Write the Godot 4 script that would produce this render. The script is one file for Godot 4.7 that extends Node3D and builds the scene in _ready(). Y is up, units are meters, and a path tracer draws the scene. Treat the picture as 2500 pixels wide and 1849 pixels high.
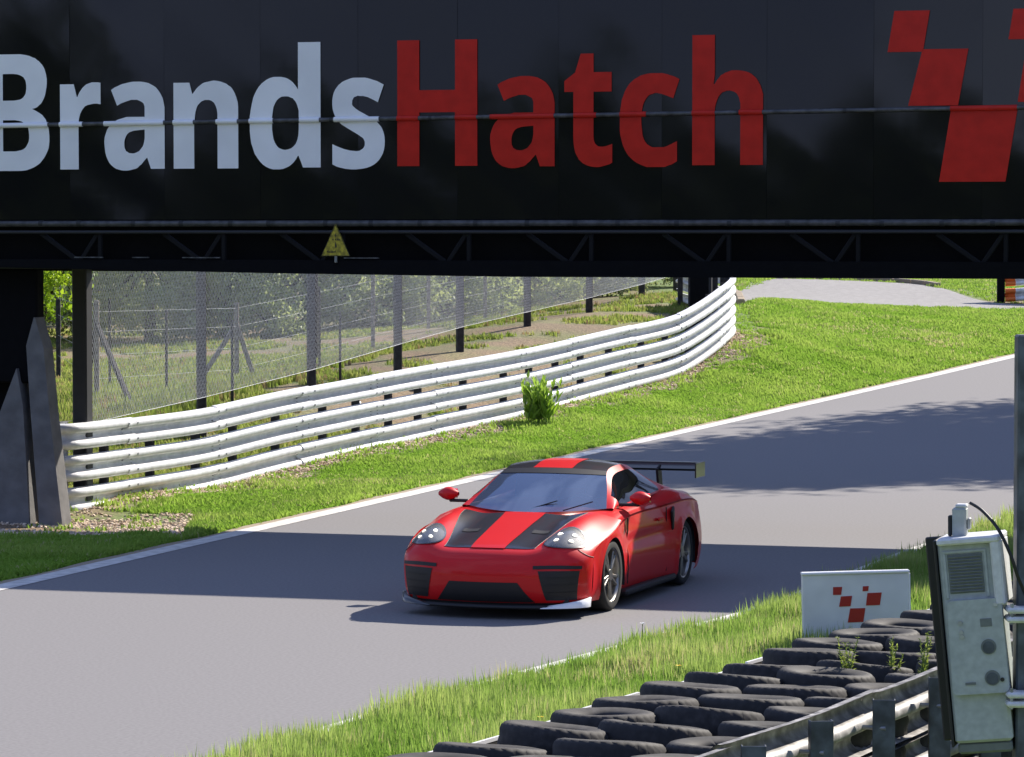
extends Node3D
# A red sports car passing under a covered footbridge on a race track, seen through a long lens.
# x right, y up, -z away from the camera; "Z" in the code below is the distance ahead of the camera.

var rng := RandomNumberGenerator.new()
var M := {}
var used := {}
var xs := PackedFloat32Array()
var zs := PackedFloat32Array()
var hs := PackedFloat32Array()
var near_edge := PackedVector2Array([Vector2(-40, -18.0), Vector2(10, -6.4), Vector2(21.48, -1.58), Vector2(23.85, -0.62), Vector2(25.83, 0.3), Vector2(28.0, 1.34), Vector2(30.39, 2.45), Vector2(35.69, 4.3), Vector2(39.65, 5.83), Vector2(47, 8.1), Vector2(58.5, 13.2), Vector2(70, 19.4), Vector2(80, 25.2), Vector2(140, 61.0)])
var barrier_base := PackedVector2Array([Vector2(30, -0.1), Vector2(41.5, -0.1), Vector2(44.8, -0.08), Vector2(47, 0.05), Vector2(50.85, 0.2), Vector2(54.5, 0.33), Vector2(58.5, 0.55), Vector2(61, 0.7), Vector2(62.3, 0.9), Vector2(63.7, 1.2), Vector2(66, 1.38), Vector2(75, 1.7)])
var far_line := PackedVector2Array([Vector2(-40, -26.61), Vector2(47, -0.34), Vector2(52, 1.62), Vector2(58.5, 4.5), Vector2(64, 7.5), Vector2(70, 10.7), Vector2(80, 16.5), Vector2(140, 52.0)])
var climb := PackedVector2Array([Vector2(47, 0.0), Vector2(52, 0.1), Vector2(58.5, 0.3), Vector2(64, 0.6), Vector2(70, 0.93), Vector2(80, 1.5), Vector2(95, 2.2), Vector2(140, 3.0)])
var road_outline := PackedVector2Array()
var weights := PackedFloat32Array()
var ctrl := PackedVector3Array()
var patchy := FastNoiseLite.new()


func _ready() -> void:
	rng.seed = 7
	patchy.seed = 3
	patchy.frequency = 0.35
	patchy.fractal_octaves = 3
	camera_and_light()
	materials()
	terrain()
	track()
	grass_and_stones()
	footbridge()
	barrier_left()
	fences()
	trees()
	car()
	far_barrier()
	tyre_wall()
	near_barrier()
	sign_board()
	light_panel()
	small_plants()


func camera_and_light() -> void:
	var cam := Camera3D.new()
	cam.name = "camera"
	cam.position = Vector3(0, 3.3, 0)
	cam.rotation.x = deg_to_rad(-2.451)
	cam.fov = 12.376
	cam.near = 0.1
	cam.far = 2000.0
	add_child(cam)
	var we := WorldEnvironment.new()
	we.name = "environment"
	var e := Environment.new()
	e.background_mode = Environment.BG_SKY
	e.tonemap_mode = Environment.TONE_MAPPER_LINEAR
	e.tonemap_exposure = 1.8
	e.sdfgi_enabled = true
	e.ssao_enabled = true
	e.ssil_enabled = true
	var s := ProceduralSkyMaterial.new()
	s.sky_top_color = Color(0.10, 0.16, 0.355).linear_to_srgb()
	s.sky_horizon_color = Color(0.215, 0.25, 0.365).linear_to_srgb()
	s.sky_curve = 0.16
	s.ground_bottom_color = Color(0.1, 0.11, 0.07).linear_to_srgb()
	s.ground_horizon_color = Color(0.3, 0.36, 0.42).linear_to_srgb()
	s.sky_energy_multiplier = 1.0
	s.sun_angle_max = 12.0
	s.sun_curve = 0.12
	var fn := FastNoiseLite.new()
	fn.seed = 11
	fn.frequency = 0.008
	fn.fractal_octaves = 5
	var cover := NoiseTexture2D.new()
	cover.width = 1024
	cover.height = 512
	cover.seamless = true
	cover.noise = fn
	var g := Gradient.new()
	g.offsets = PackedFloat32Array([0.0, 0.47, 0.64, 1.0])
	g.colors = PackedColorArray([Color(1, 1, 1, 0), Color(1, 1, 1, 0), Color(1, 1, 1, 0.5), Color(1, 1, 1, 0.7)])
	cover.color_ramp = g
	s.sky_cover = cover
	s.sky_cover_modulate = Color(0.6, 0.62, 0.66)
	var sky := Sky.new()
	sky.sky_material = s
	e.sky = sky
	we.environment = e
	add_child(we)
	var sun := DirectionalLight3D.new()
	sun.name = "sun"
	sun.light_energy = 1.6
	sun.light_color = Color(1.0, 0.965, 0.915)
	sun.light_angular_distance = 0.5
	sun.shadow_enabled = true
	var el := deg_to_rad(38.3)
	var az := deg_to_rad(42.0)
	var to_sun := Vector3(sin(az) * cos(el), sin(el), -cos(az) * cos(el))
	add_child(sun)
	sun.look_at_from_position(to_sun * 50.0, Vector3.ZERO)


# ---------------------------------------------------------------- helpers

func numbered(called: String) -> String:
	if not used.has(called):
		used[called] = 0
		return called
	used[called] += 1
	return "%s_%03d" % [called, used[called]]


func tag(o: Node, label: String, category := "", group := "", kind := "") -> void:
	if label: o.set_meta("label", label)
	if category: o.set_meta("category", category)
	if group: o.set_meta("group", group)
	if kind: o.set_meta("kind", kind)


func thing(called: String, label: String, category: String, at := Vector3.ZERO, turn := 0.0, group := "") -> Node3D:
	var o := Node3D.new()
	o.name = numbered(called)
	add_child(o)
	o.position = at
	o.rotation.y = turn
	tag(o, label, category, group)
	return o


func put(called: String, mesh: Mesh, m: Material, parent: Node = self, at := Transform3D()) -> MeshInstance3D:
	var o := MeshInstance3D.new()
	if parent == self:
		o.name = numbered(called)
	else:
		var k := 0
		var n := called
		while parent.has_node(NodePath(n)):
			k += 1
			n = "%s_%03d" % [called, k]
		o.name = n
	o.mesh = mesh
	o.material_override = m
	o.transform = at
	parent.add_child(o, true)
	return o


func st_new() -> SurfaceTool:
	var st := SurfaceTool.new()
	st.begin(Mesh.PRIMITIVE_TRIANGLES)
	return st


func done(st: SurfaceTool) -> ArrayMesh:
	st.generate_normals()
	st.index()
	return st.commit()


func tri(st: SurfaceTool, a: Vector3, b: Vector3, c: Vector3) -> void:
	st.add_vertex(a)
	st.add_vertex(b)
	st.add_vertex(c)


func quad(st: SurfaceTool, a: Vector3, b: Vector3, c: Vector3, d: Vector3) -> void:
	tri(st, a, b, c)
	tri(st, a, c, d)


func flat(st: SurfaceTool) -> void:
	st.set_smooth_group(-1)


func box(st: SurfaceTool, t: Transform3D, size: Vector3, b := 0.0) -> void:
	st.set_smooth_group(-1)
	var h := size * 0.5
	b = minf(b, 0.49 * minf(size.x, minf(size.y, size.z)))
	if b <= 0.0:
		var c := []
		for k in 8:
			c.append(t * Vector3(h.x if k & 1 else -h.x, h.y if k & 2 else -h.y, h.z if k & 4 else -h.z))
		for f in [[0, 2, 3, 1], [4, 5, 7, 6], [0, 1, 5, 4], [2, 6, 7, 3], [0, 4, 6, 2], [1, 3, 7, 5]]:
			quad(st, c[f[0]], c[f[1]], c[f[2]], c[f[3]])
		return
	var p := {}
	for sx in [-1, 1]:
		for sy in [-1, 1]:
			for sz in [-1, 1]:
				p[[sx, sy, sz, 0]] = t * Vector3(sx * h.x, sy * (h.y - b), sz * (h.z - b))
				p[[sx, sy, sz, 1]] = t * Vector3(sx * (h.x - b), sy * h.y, sz * (h.z - b))
				p[[sx, sy, sz, 2]] = t * Vector3(sx * (h.x - b), sy * (h.y - b), sz * h.z)
	for s in [-1, 1]:
		quad(st, p[[s, -1, -1, 0]], p[[s, 1, -1, 0]], p[[s, 1, 1, 0]], p[[s, -1, 1, 0]])
		quad(st, p[[-1, s, -1, 1]], p[[1, s, -1, 1]], p[[1, s, 1, 1]], p[[-1, s, 1, 1]])
		quad(st, p[[-1, -1, s, 2]], p[[1, -1, s, 2]], p[[1, 1, s, 2]], p[[-1, 1, s, 2]])
		for r in [-1, 1]:
			quad(st, p[[s, r, -1, 0]], p[[s, r, 1, 0]], p[[s, r, 1, 1]], p[[s, r, -1, 1]])
			quad(st, p[[s, -1, r, 0]], p[[s, 1, r, 0]], p[[s, 1, r, 2]], p[[s, -1, r, 2]])
			quad(st, p[[-1, s, r, 1]], p[[1, s, r, 1]], p[[1, s, r, 2]], p[[-1, s, r, 2]])
			for q in [-1, 1]:
				tri(st, p[[s, r, q, 0]], p[[s, r, q, 1]], p[[s, r, q, 2]])


func box_mesh(size: Vector3, b := 0.0) -> ArrayMesh:
	var st := st_new()
	box(st, Transform3D(), size, b)
	return done(st)


func tube(st: SurfaceTool, pts: PackedVector3Array, radii: PackedFloat32Array, sides := 8, caps := true) -> void:
	st.set_smooth_group(0)
	var prev := PackedVector3Array()
	var ref := Vector3.UP
	var n := pts.size()
	for i in n:
		var d := (pts[mini(i + 1, n - 1)] - pts[maxi(i - 1, 0)]).normalized()
		if absf(d.dot(ref)) > 0.95:
			ref = Vector3.RIGHT if absf(d.x) < 0.8 else Vector3.BACK
		var a := d.cross(ref).normalized()
		var b := d.cross(a).normalized()
		ref = -b if -b.dot(ref) > 0 else ref
		var ring := PackedVector3Array()
		var r: float = radii[mini(i, radii.size() - 1)]
		for k in sides:
			var w := TAU * k / sides
			ring.append(pts[i] + (a * cos(w) + b * sin(w)) * r)
		if i > 0:
			for k in sides:
				var k2 := (k + 1) % sides
				quad(st, prev[k], prev[k2], ring[k2], ring[k])
		if caps and (i == 0 or i == n - 1):
			st.set_smooth_group(-1)
			for k in range(1, sides - 1):
				tri(st, ring[0], ring[k], ring[k + 1])
			st.set_smooth_group(0)
		prev = ring


func rod(st: SurfaceTool, a: Vector3, b: Vector3, r: float, sides := 8, caps := true) -> void:
	tube(st, PackedVector3Array([a, b]), PackedFloat32Array([r]), sides, caps)


func grid(st: SurfaceTool, rows: Array) -> void:
	st.set_smooth_group(0)
	for i in rows.size() - 1:
		var p: PackedVector3Array = rows[i]
		var q: PackedVector3Array = rows[i + 1]
		for k in p.size() - 1:
			quad(st, p[k], p[k + 1], q[k + 1], q[k])


func prism(st: SurfaceTool, outline: PackedVector2Array, z0: float, z1: float) -> void:
	st.set_smooth_group(-1)
	var t := Geometry2D.triangulate_polygon(outline)
	for i in range(0, t.size(), 3):
		var a := outline[t[i]]
		var b := outline[t[i + 1]]
		var c := outline[t[i + 2]]
		tri(st, Vector3(a.x, a.y, z1), Vector3(b.x, b.y, z1), Vector3(c.x, c.y, z1))
		tri(st, Vector3(a.x, a.y, z0), Vector3(c.x, c.y, z0), Vector3(b.x, b.y, z0))
	for i in outline.size():
		var a := outline[i]
		var b := outline[(i + 1) % outline.size()]
		quad(st, Vector3(a.x, a.y, z0), Vector3(b.x, b.y, z0), Vector3(b.x, b.y, z1), Vector3(a.x, a.y, z1))


func lathe(st: SurfaceTool, profile: PackedVector2Array, seg: int, wobble := 0.0) -> void:
	# profile (radius, height) turned about y
	st.set_smooth_group(0)
	for k in seg:
		var w0 := TAU * k / seg
		var w1 := TAU * (k + 1) / seg
		for i in profile.size() - 1:
			var a := profile[i]
			var b := profile[i + 1]
			quad(st, Vector3(a.x * cos(w0), a.y, a.x * sin(w0)), Vector3(a.x * cos(w1), a.y, a.x * sin(w1)), Vector3(b.x * cos(w1), b.y, b.x * sin(w1)), Vector3(b.x * cos(w0), b.y, b.x * sin(w0)))


func along(table: PackedVector2Array, z: float) -> float:
	if z <= table[0].x: return table[0].y
	for i in range(1, table.size()):
		if z <= table[i].x:
			return lerpf(table[i - 1].y, table[i].y, (z - table[i - 1].x) / (table[i].x - table[i - 1].x))
	return table[table.size() - 1].y


func spline(p: Array, t: float):
	# Catmull-Rom through p (floats or vectors) at t in 0 .. size-1
	var n := p.size()
	var i := clampi(int(floor(t)), 0, n - 2)
	var f := t - i
	var a = p[maxi(i - 1, 0)]
	var b = p[i]
	var c = p[i + 1]
	var d = p[mini(i + 2, n - 1)]
	return 0.5 * ((2.0 * b) + (c - a) * f + (2.0 * a - 5.0 * b + 4.0 * c - d) * f * f + (3.0 * b - a - 3.0 * c + d) * f * f * f)


func lin(r: float, g: float, b: float, a := 1.0) -> Color:
	var c := Color(r, g, b).linear_to_srgb()
	c.a = a
	return c


func mat(c: Color, rough := 0.7, metal := 0.0) -> StandardMaterial3D:
	var m := StandardMaterial3D.new()
	m.albedo_color = c
	m.roughness = rough
	m.metallic = metal
	return m


func noise_tex(freq: float, octaves: int, lo: float, hi: float, sd: int, size := 512, kind := FastNoiseLite.TYPE_SIMPLEX_SMOOTH) -> NoiseTexture2D:
	var n := FastNoiseLite.new()
	n.noise_type = kind
	n.seed = sd
	n.frequency = freq
	n.fractal_octaves = octaves
	var t := NoiseTexture2D.new()
	t.width = size
	t.height = size
	t.seamless = true
	t.noise = n
	var g := Gradient.new()
	g.offsets = PackedFloat32Array([0.15, 0.85])
	g.colors = PackedColorArray([Color(lo, lo, lo), Color(hi, hi, hi)])
	t.color_ramp = g
	return t


func bump_tex(freq: float, octaves: int, strength: float, sd: int, size := 512) -> NoiseTexture2D:
	var t := noise_tex(freq, octaves, 0, 1, sd, size)
	t.color_ramp = null
	t.as_normal_map = true
	t.bump_strength = strength
	return t


func worn(m: StandardMaterial3D, tex: Texture2D, scale: float, bump: Texture2D = null, bump_scale := 1.0) -> StandardMaterial3D:
	m.albedo_texture = tex
	m.uv1_triplanar = true
	m.uv1_world_triplanar = true
	m.uv1_scale = Vector3.ONE * scale
	if bump:
		m.normal_enabled = true
		m.normal_texture = bump
		m.normal_scale = bump_scale
	return m


func materials() -> void:
	var soft := noise_tex(0.02, 5, 0.9, 1.0, 21)
	var streak := noise_tex(0.012, 5, 0.55, 1.0, 22)
	var fine := noise_tex(0.25, 4, 0.72, 1.0, 23)
	var bump_fine := bump_tex(0.3, 3, 6.0, 31)
	var bump_soft := bump_tex(0.03, 4, 5.0, 32)
	M.asphalt = worn(mat(lin(0.19, 0.183, 0.184), 0.9), noise_tex(0.15, 5, 0.9, 1.0, 24, 1024), 0.16)
	M.old_road = worn(mat(lin(0.29, 0.28, 0.27), 0.9), soft, 0.3, bump_fine, 0.5)
	M.line = worn(mat(lin(0.66, 0.64, 0.6), 0.7), noise_tex(0.02, 5, 0.86, 1.0, 38), 0.5)
	M.sand = worn(mat(lin(0.42, 0.34, 0.24), 0.95), fine, 0.8)
	M.terrain = worn(mat(Color.WHITE, 0.95), noise_tex(0.06, 5, 0.55, 1.0, 25, 1024), 0.35, bump_soft, 1.0)
	M.terrain.vertex_color_use_as_albedo = true
	M.grass = mat(Color.WHITE, 0.9)
	M.grass.metallic_specular = 0.2
	M.grass.vertex_color_use_as_albedo = true
	M.grass.backlight_enabled = true
	M.grass.backlight = lin(0.95, 1.0, 0.8)
	M.leaf = mat(Color.WHITE, 0.5)
	M.leaf.vertex_color_use_as_albedo = true
	M.leaf.backlight_enabled = true
	M.leaf.backlight = lin(1.0, 1.0, 0.6)
	M.stone = mat(Color.WHITE, 0.9)
	M.stone.vertex_color_use_as_albedo = true
	M.bark = worn(mat(lin(0.09, 0.07, 0.05), 0.95), streak, 1.5, bump_soft, 1.0)
	M.white_steel = worn(mat(lin(0.84, 0.85, 0.87), 0.4), noise_tex(0.018, 5, 0.84, 1.0, 26), 0.6, bump_soft, 0.15)
	M.dull_steel = worn(mat(lin(0.5, 0.48, 0.45), 0.5), noise_tex(0.018, 5, 0.45, 1.0, 37), 0.9)
	M.galv = worn(mat(lin(0.5, 0.52, 0.54), 0.42, 0.6), streak, 0.7)
	M.dark_steel = worn(mat(lin(0.02, 0.021, 0.024), 0.6, 0.0), soft, 0.8)
	M.black_steel = worn(mat(lin(0.007, 0.007, 0.008), 0.85), soft, 0.8)
	M.black_steel.metallic_specular = 0.2
	M.truss = worn(mat(lin(0.011, 0.011, 0.012), 0.8), soft, 0.8)
	M.truss.metallic_specular = 0.3
	M.fence_post = worn(mat(lin(0.05, 0.045, 0.045), 0.8), streak, 1.2)
	M.pale_post = worn(mat(lin(0.42, 0.36, 0.3), 0.9), streak, 1.2)
	M.wire = mat(lin(0.5, 0.52, 0.56), 0.5, 0.2)
	M.concrete = worn(mat(lin(0.2, 0.195, 0.19), 0.9), noise_tex(0.012, 5, 0.8, 1.0, 29), 0.5, bump_soft, 0.2)
	M.banner = mat(lin(0.008, 0.008, 0.009), 0.06)
	M.banner.metallic_specular = 0.5
	M.print_white = worn(mat(lin(0.93, 0.93, 0.93), 0.3), noise_tex(0.006, 3, 0.94, 1.0, 36), 0.4)
	M.print_red = worn(mat(lin(0.62, 0.026, 0.016), 0.2), soft, 0.4)
	M.print_red.metallic_specular = 0.3
	M.pipe = worn(mat(lin(0.13, 0.13, 0.135), 0.5, 0.3), streak, 1.4)
	M.rubber = worn(mat(lin(0.028, 0.026, 0.025), 0.75), noise_tex(0.02, 5, 0.6, 1.0, 27), 1.6)
	M.rubber_grey = worn(mat(lin(0.046, 0.042, 0.04), 0.8), noise_tex(0.02, 5, 0.5, 1.0, 28), 1.6)
	M.orange = worn(mat(lin(0.9, 0.2, 0.03), 0.5), soft, 1.0)
	M.yellow = worn(mat(lin(0.62, 0.5, 0.03), 0.5), streak, 3.0)
	M.ink = mat(lin(0.02, 0.02, 0.015), 0.6)
	M.sign_white = worn(mat(lin(0.82, 0.82, 0.82), 0.4), noise_tex(0.006, 3, 0.94, 1.0, 35), 0.8)
	M.sign_red = mat(lin(0.42, 0.022, 0.012), 0.5)
	M.panel_grey = worn(mat(lin(0.42, 0.46, 0.455), 0.5), soft, 2.0)
	M.panel_dark = worn(mat(lin(0.16, 0.18, 0.175), 0.6), soft, 2.0)
	M.panel_white = worn(mat(lin(0.7, 0.71, 0.72), 0.45), soft, 2.0)
	M.black_plastic = mat(lin(0.012, 0.012, 0.013), 0.5)
	M.pole_blue = worn(mat(lin(0.1, 0.12, 0.145), 0.5), streak, 1.0)


# ---------------------------------------------------------------- ground

func far_edge(z: float) -> float:
	return along(far_line, z)


func rise(z: float) -> float:
	# the track climbs gently away from the bridge
	return along(climb, z)


func barrier_x(z: float) -> float:
	return -5.3 + 0.413 * (z - 41.5)


func solve_ground() -> void:
	# smooth surface through the control points: multiquadric interpolation, solved once
	var n := ctrl.size()
	var A := []
	for i in n:
		var row := PackedFloat64Array()
		for k in n:
			row.append(sqrt((ctrl[i].x - ctrl[k].x) ** 2 + (ctrl[i].z - ctrl[k].z) ** 2 + 1.0) - (0.5 if i == k else 0.0))
		row.append(ctrl[i].y - 0.8)
		A.append(row)
	for i in n:
		var best := i
		for k in range(i + 1, n):
			if absf(A[k][i]) > absf(A[best][i]): best = k
		var t = A[i]
		A[i] = A[best]
		A[best] = t
		for k in range(i + 1, n):
			var f: float = A[k][i] / A[i][i]
			if f == 0.0: continue
			for j in range(i, n + 1):
				A[k][j] -= f * A[i][j]
	weights.resize(n)
	for i in range(n - 1, -1, -1):
		var v: float = A[i][n]
		for j in range(i + 1, n):
			v -= A[i][j] * weights[j]
		weights[i] = v / A[i][i]


func raw_height(x: float, z: float) -> float:
	var fe := far_edge(z)
	var ne := along(near_edge, z)
	var up := rise(z)
	if x >= fe and x <= ne: return up - 0.05
	if x > ne:
		return up * smoothstep(40.0, 0.0, x - ne) + smoothstep(0.0, 2.5, x - ne) * 0.04 - 0.012
	var h := 0.8
	for i in ctrl.size():
		h += weights[i] * sqrt((x - ctrl[i].x) * (x - ctrl[i].x) + (z - ctrl[i].z) * (z - ctrl[i].z) + 1.0)
	h = clampf(h, -0.25, 2.3)
	return lerpf(up - 0.012, h, smoothstep(0.0, 1.8, fe - x))


func ground(x: float, z: float) -> float:
	var i := clampi(xs.bsearch(x) - 1, 0, xs.size() - 2)
	var k := clampi(zs.bsearch(z) - 1, 0, zs.size() - 2)
	var fx := clampf((x - xs[i]) / (xs[i + 1] - xs[i]), 0, 1)
	var fz := clampf((z - zs[k]) / (zs[k + 1] - zs[k]), 0, 1)
	var n := xs.size()
	return lerpf(lerpf(hs[k * n + i], hs[k * n + i + 1], fx), lerpf(hs[(k + 1) * n + i], hs[(k + 1) * n + i + 1], fx), fz)


func at(x: float, z: float, up := 0.0) -> Vector3:
	return Vector3(x, ground(x, z) + up, -z)


func soil(x: float, z: float) -> float:
	# how bare the ground is, 0 grass .. 1 earth
	var n := patchy.get_noise_2d(x, z)
	var fe := far_edge(z)
	if x < fe and z > 40.0:
		var b := barrier_x(z) - x
		if z < 64.0 and b > 0.2:
			var f := fence_x(z) - x
			if f > 1.2: return clampf(0.1 + n, 0, 0.5)
			return clampf(smoothstep(48.0, 54.0, z) * (0.9 - smoothstep(60.0, 64.0, z) * smoothstep(1.8, 1.0, b) * 0.7) + n * 1.2, 0, 1)
		if z >= 64.0 and x < 3.4:
			return clampf(0.6 + n * 1.4, 0, 1)
		return clampf(smoothstep(0.85, 0.2, absf(b)) + maxf(n - 0.2, 0) * 0.6, 0, 1)
	if x < -3.4 and x < fe - 0.3 and z > 37.4: return 1.0
	return clampf(n * 0.6 - 0.05, 0, 0.4)


func fence_x(z: float) -> float:
	return -5.3 + 0.24 * (z - 43.0)


func terrain() -> void:
	for p in barrier_base:
		ctrl.append(Vector3(barrier_x(p.x) if p.x < 64.5 else 4.1 - 0.08 * (p.x - 64.0), p.y, p.x))
	for z in [10.0, 20.0, 28.0, 36.0, 44.0, 52.0, 58.5, 64.0, 70.0, 78.0]:
		ctrl.append(Vector3(far_edge(z), rise(z), z))
	for p in [Vector3(-9, 0.0, 20), Vector3(-9, 0.0, 30), Vector3(-8, 0.0, 37), Vector3(-16, 0.1, 25), Vector3(-18, 0.3, 45),
			Vector3(-6.2, 0.35, 43), Vector3(-4.8, 0.6, 47.5), Vector3(-3.4, 0.8, 52), Vector3(-1.85, 1.02, 56.5), Vector3(-0.91, 1.22, 61), Vector3(0.29, 1.5, 66), Vector3(1.57, 1.62, 71), Vector3(2.86, 1.84, 77),
			Vector3(-9, 0.3, 45), Vector3(-8.5, 0.55, 55), Vector3(-7.8, 0.75, 62), Vector3(-5, 0.75, 58), Vector3(-2.6, 1.03, 64), Vector3(-0.57, 1.28, 74), Vector3(-8, 0.92, 72), Vector3(-4, 1.08, 74), Vector3(-14, 0.7, 62), Vector3(-14, 0.9, 76), Vector3(-1, 1.5, 82), Vector3(3, 1.9, 86),
			Vector3(4.7, 1.8, 73), Vector3(5.6, 1.85, 76), Vector3(6.6, 1.65, 76), Vector3(9.04, 1.54, 78), Vector3(11.7, 1.41, 80), Vector3(6.8, 2.0, 90), Vector3(10.4, 1.9, 95), Vector3(11.45, 1.5, 82), Vector3(15, 1.8, 92), Vector3(0, 2.0, 100), Vector3(-10, 1.4, 95), Vector3(8, 1.25, 70)]:
		ctrl.append(p)
	solve_ground()
	var x := -15.0
	for v in [-500.0, -260, -140, -80, -50, -34, -25, -20]:
		xs.append(v)
	while x <= 20.0:
		xs.append(x)
		x += 0.5
	for v in [24.0, 30, 40, 60, 100, 180, 300, 500]:
		xs.append(v)
	for v in [-400.0, -200, -100, -50, -25, -10, 0, 6]:
		zs.append(v)
	var z := 10.0
	while z <= 106.0:
		zs.append(z)
		z += 0.5 if z < 76.0 else 1.0
	for v in [112.0, 120, 135, 160, 220, 320, 600, 1200]:
		zs.append(v)
	var n := xs.size()
	hs.resize(n * zs.size())
	var cols := PackedColorArray()
	cols.resize(hs.size())
	var verts := PackedVector3Array()
	verts.resize(hs.size())
	for k in zs.size():
		for i in n:
			var h := raw_height(xs[i], zs[k])
			hs[k * n + i] = h
			verts[k * n + i] = Vector3(xs[i], h, -zs[k])
			var s := soil(xs[i], zs[k])
			var p := patchy.get_noise_2d(xs[i] * 0.7 + 40.0, zs[k] * 0.7)
			var green := Color(0.16, 0.28, 0.045).lerp(Color(0.24, 0.3, 0.09), clampf(0.5 + p, 0, 1))
			cols[k * n + i] = green.lerp(Color(0.38, 0.25, 0.14).lerp(Color(0.3, 0.22, 0.13), clampf(0.5 + p, 0, 1)), s)
	var idx := PackedInt32Array()
	for k in zs.size() - 1:
		for i in n - 1:
			var a := k * n + i
			idx.append_array(PackedInt32Array([a, a + n, a + 1, a + 1, a + n, a + n + 1]))
	var arr := []
	arr.resize(Mesh.ARRAY_MAX)
	arr[Mesh.ARRAY_VERTEX] = verts
	arr[Mesh.ARRAY_COLOR] = cols
	arr[Mesh.ARRAY_INDEX] = idx
	var raw := ArrayMesh.new()
	raw.add_surface_from_arrays(Mesh.PRIMITIVE_TRIANGLES, arr)
	var st := SurfaceTool.new()
	st.create_from(raw, 0)
	st.generate_normals()
	tag(put("ground", st.commit(), M.terrain), "grassy ground with bare brown earth beside the track", "ground", "", "structure")


func strip(called: String, m: Material, left: Callable, right: Callable, z0: float, z1: float, step: float, up: float, across := 1) -> MeshInstance3D:
	var rows := []
	var z := z0
	while z <= z1 + 0.001:
		var r := PackedVector3Array()
		for k in across + 1:
			r.append(Vector3(lerpf(left.call(z), right.call(z), float(k) / across), rise(z) + up, -z))
		rows.append(r)
		z += step
	var st := st_new()
	grid(st, rows)
	return put(called, done(st), m)


func track() -> void:
	var fe := func(z: float): return far_edge(z)
	var ne := func(z: float): return along(near_edge, z)
	tag(strip("track", M.asphalt, fe, ne, -40, 140, 1.0, 0.0, 6), "grey asphalt race track crossing the picture", "road", "", "structure")
	tag(strip("edge_line", M.line, func(z): return far_edge(z) + 0.01, func(z): return far_edge(z) + 0.27, -40, 140, 1.0, 0.004), "white painted line along the far edge of the track", "road marking", "", "structure")
	tag(strip("edge_line", M.line, func(z): return along(near_edge, z) - 0.3, func(z): return along(near_edge, z) - 0.04, -40, 140, 1.0, 0.004), "white painted line along the near edge of the track", "road marking", "", "structure")
	tag(strip("verge", M.sand, func(z): return far_edge(z) - 0.13 - 0.05 * sin(z * 2.3) * sin(z * 0.71), fe, -40, 140, 0.25, -0.003), "sandy margin between the far edge line and the grass", "verge", "", "structure")
	# the access road climbing away behind the grass
	var low := PackedVector2Array([Vector2(4.75, 72.4), Vector2(5.6, 75.5), Vector2(6.6, 76), Vector2(9.04, 78), Vector2(11.7, 80), Vector2(15.5, 83)])
	var high := PackedVector2Array([Vector2(4.6, 76), Vector2(5.3, 82), Vector2(7.0, 92), Vector2(10.4, 90), Vector2(11.5, 82.6), Vector2(15.3, 84.5)])
	road_outline = low.duplicate()
	for k in high.size():
		road_outline.append(high[high.size() - 1 - k])
	var rows := []
	var pts := []
	var pts2 := []
	for k in low.size():
		pts.append(low[k])
		pts2.append(high[k])
	for k in 61:
		var a: Vector2 = spline(pts, k / 12.0)
		var b: Vector2 = spline(pts2, k / 12.0)
		var r := PackedVector3Array()
		for j in 17:
			var p := a.lerp(b, j / 16.0)
			r.append(at(p.x, p.y, 0.012))
		rows.append(r)
	var st := st_new()
	grid(st, rows)
	tag(put("access_road", done(st), M.old_road), "pale worn asphalt access road behind the grass", "road", "", "structure")
	# stone kerbs on either side of it
	for side in 2:
		var t := thing("kerb", ["pale stone kerb on the left side of the access road", "pale stone kerb on the right side of the access road"][side], "kerb")
		for k in 9:
			var u: float = (0.15 if side == 0 else 2.0) + k * 0.14
			var a: Vector2 = spline(pts if side == 0 and k < 3 else pts2, u) if side == 1 else (spline(pts, 0.0) as Vector2).lerp(spline(pts2, 0.9), k / 9.0)
			var b: Vector2 = spline(pts2, u + 0.13) if side == 1 else (spline(pts, 0.0) as Vector2).lerp(spline(pts2, 0.9), (k + 0.93) / 9.0)
			var pa := at(a.x, a.y, 0.05)
			var pb := at(b.x, b.y, 0.05)
			put("kerb_stone", box_mesh(Vector3(0.16, 0.14, pa.distance_to(pb) * 0.97), 0.02), M.sand, t, Transform3D(Basis.looking_at(pb - pa), (pa + pb) * 0.5))


# ---------------------------------------------------------------- grass, stones

func blade_clump(blades: int, width: float, lean: float, sd: int) -> ArrayMesh:
	var r := RandomNumberGenerator.new()
	r.seed = sd
	var st := st_new()
	st.set_smooth_group(-1)
	for i in blades:
		var w := r.randf() * TAU
		var p := Vector3(r.randf_range(-0.5, 0.5), 0, r.randf_range(-0.5, 0.5)) * 0.14
		var dir := Vector3(cos(w), 0, sin(w))
		var side := Vector3(-dir.z, 0, dir.x) * width * r.randf_range(0.6, 1.2)
		var h := r.randf_range(0.45, 1.0)
		var l := r.randf_range(0.1, 1.0) * lean
		var a := p + Vector3(0, h * 0.55, 0) + dir * l * 0.3 * h
		var b := p + Vector3(0, h, 0) + dir * l * h
		quad(st, p - side, p + side, a + side * 0.8, a - side * 0.8)
		tri(st, a - side * 0.8, a + side * 0.8, b)
	st.generate_normals()
	return st.commit()


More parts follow.
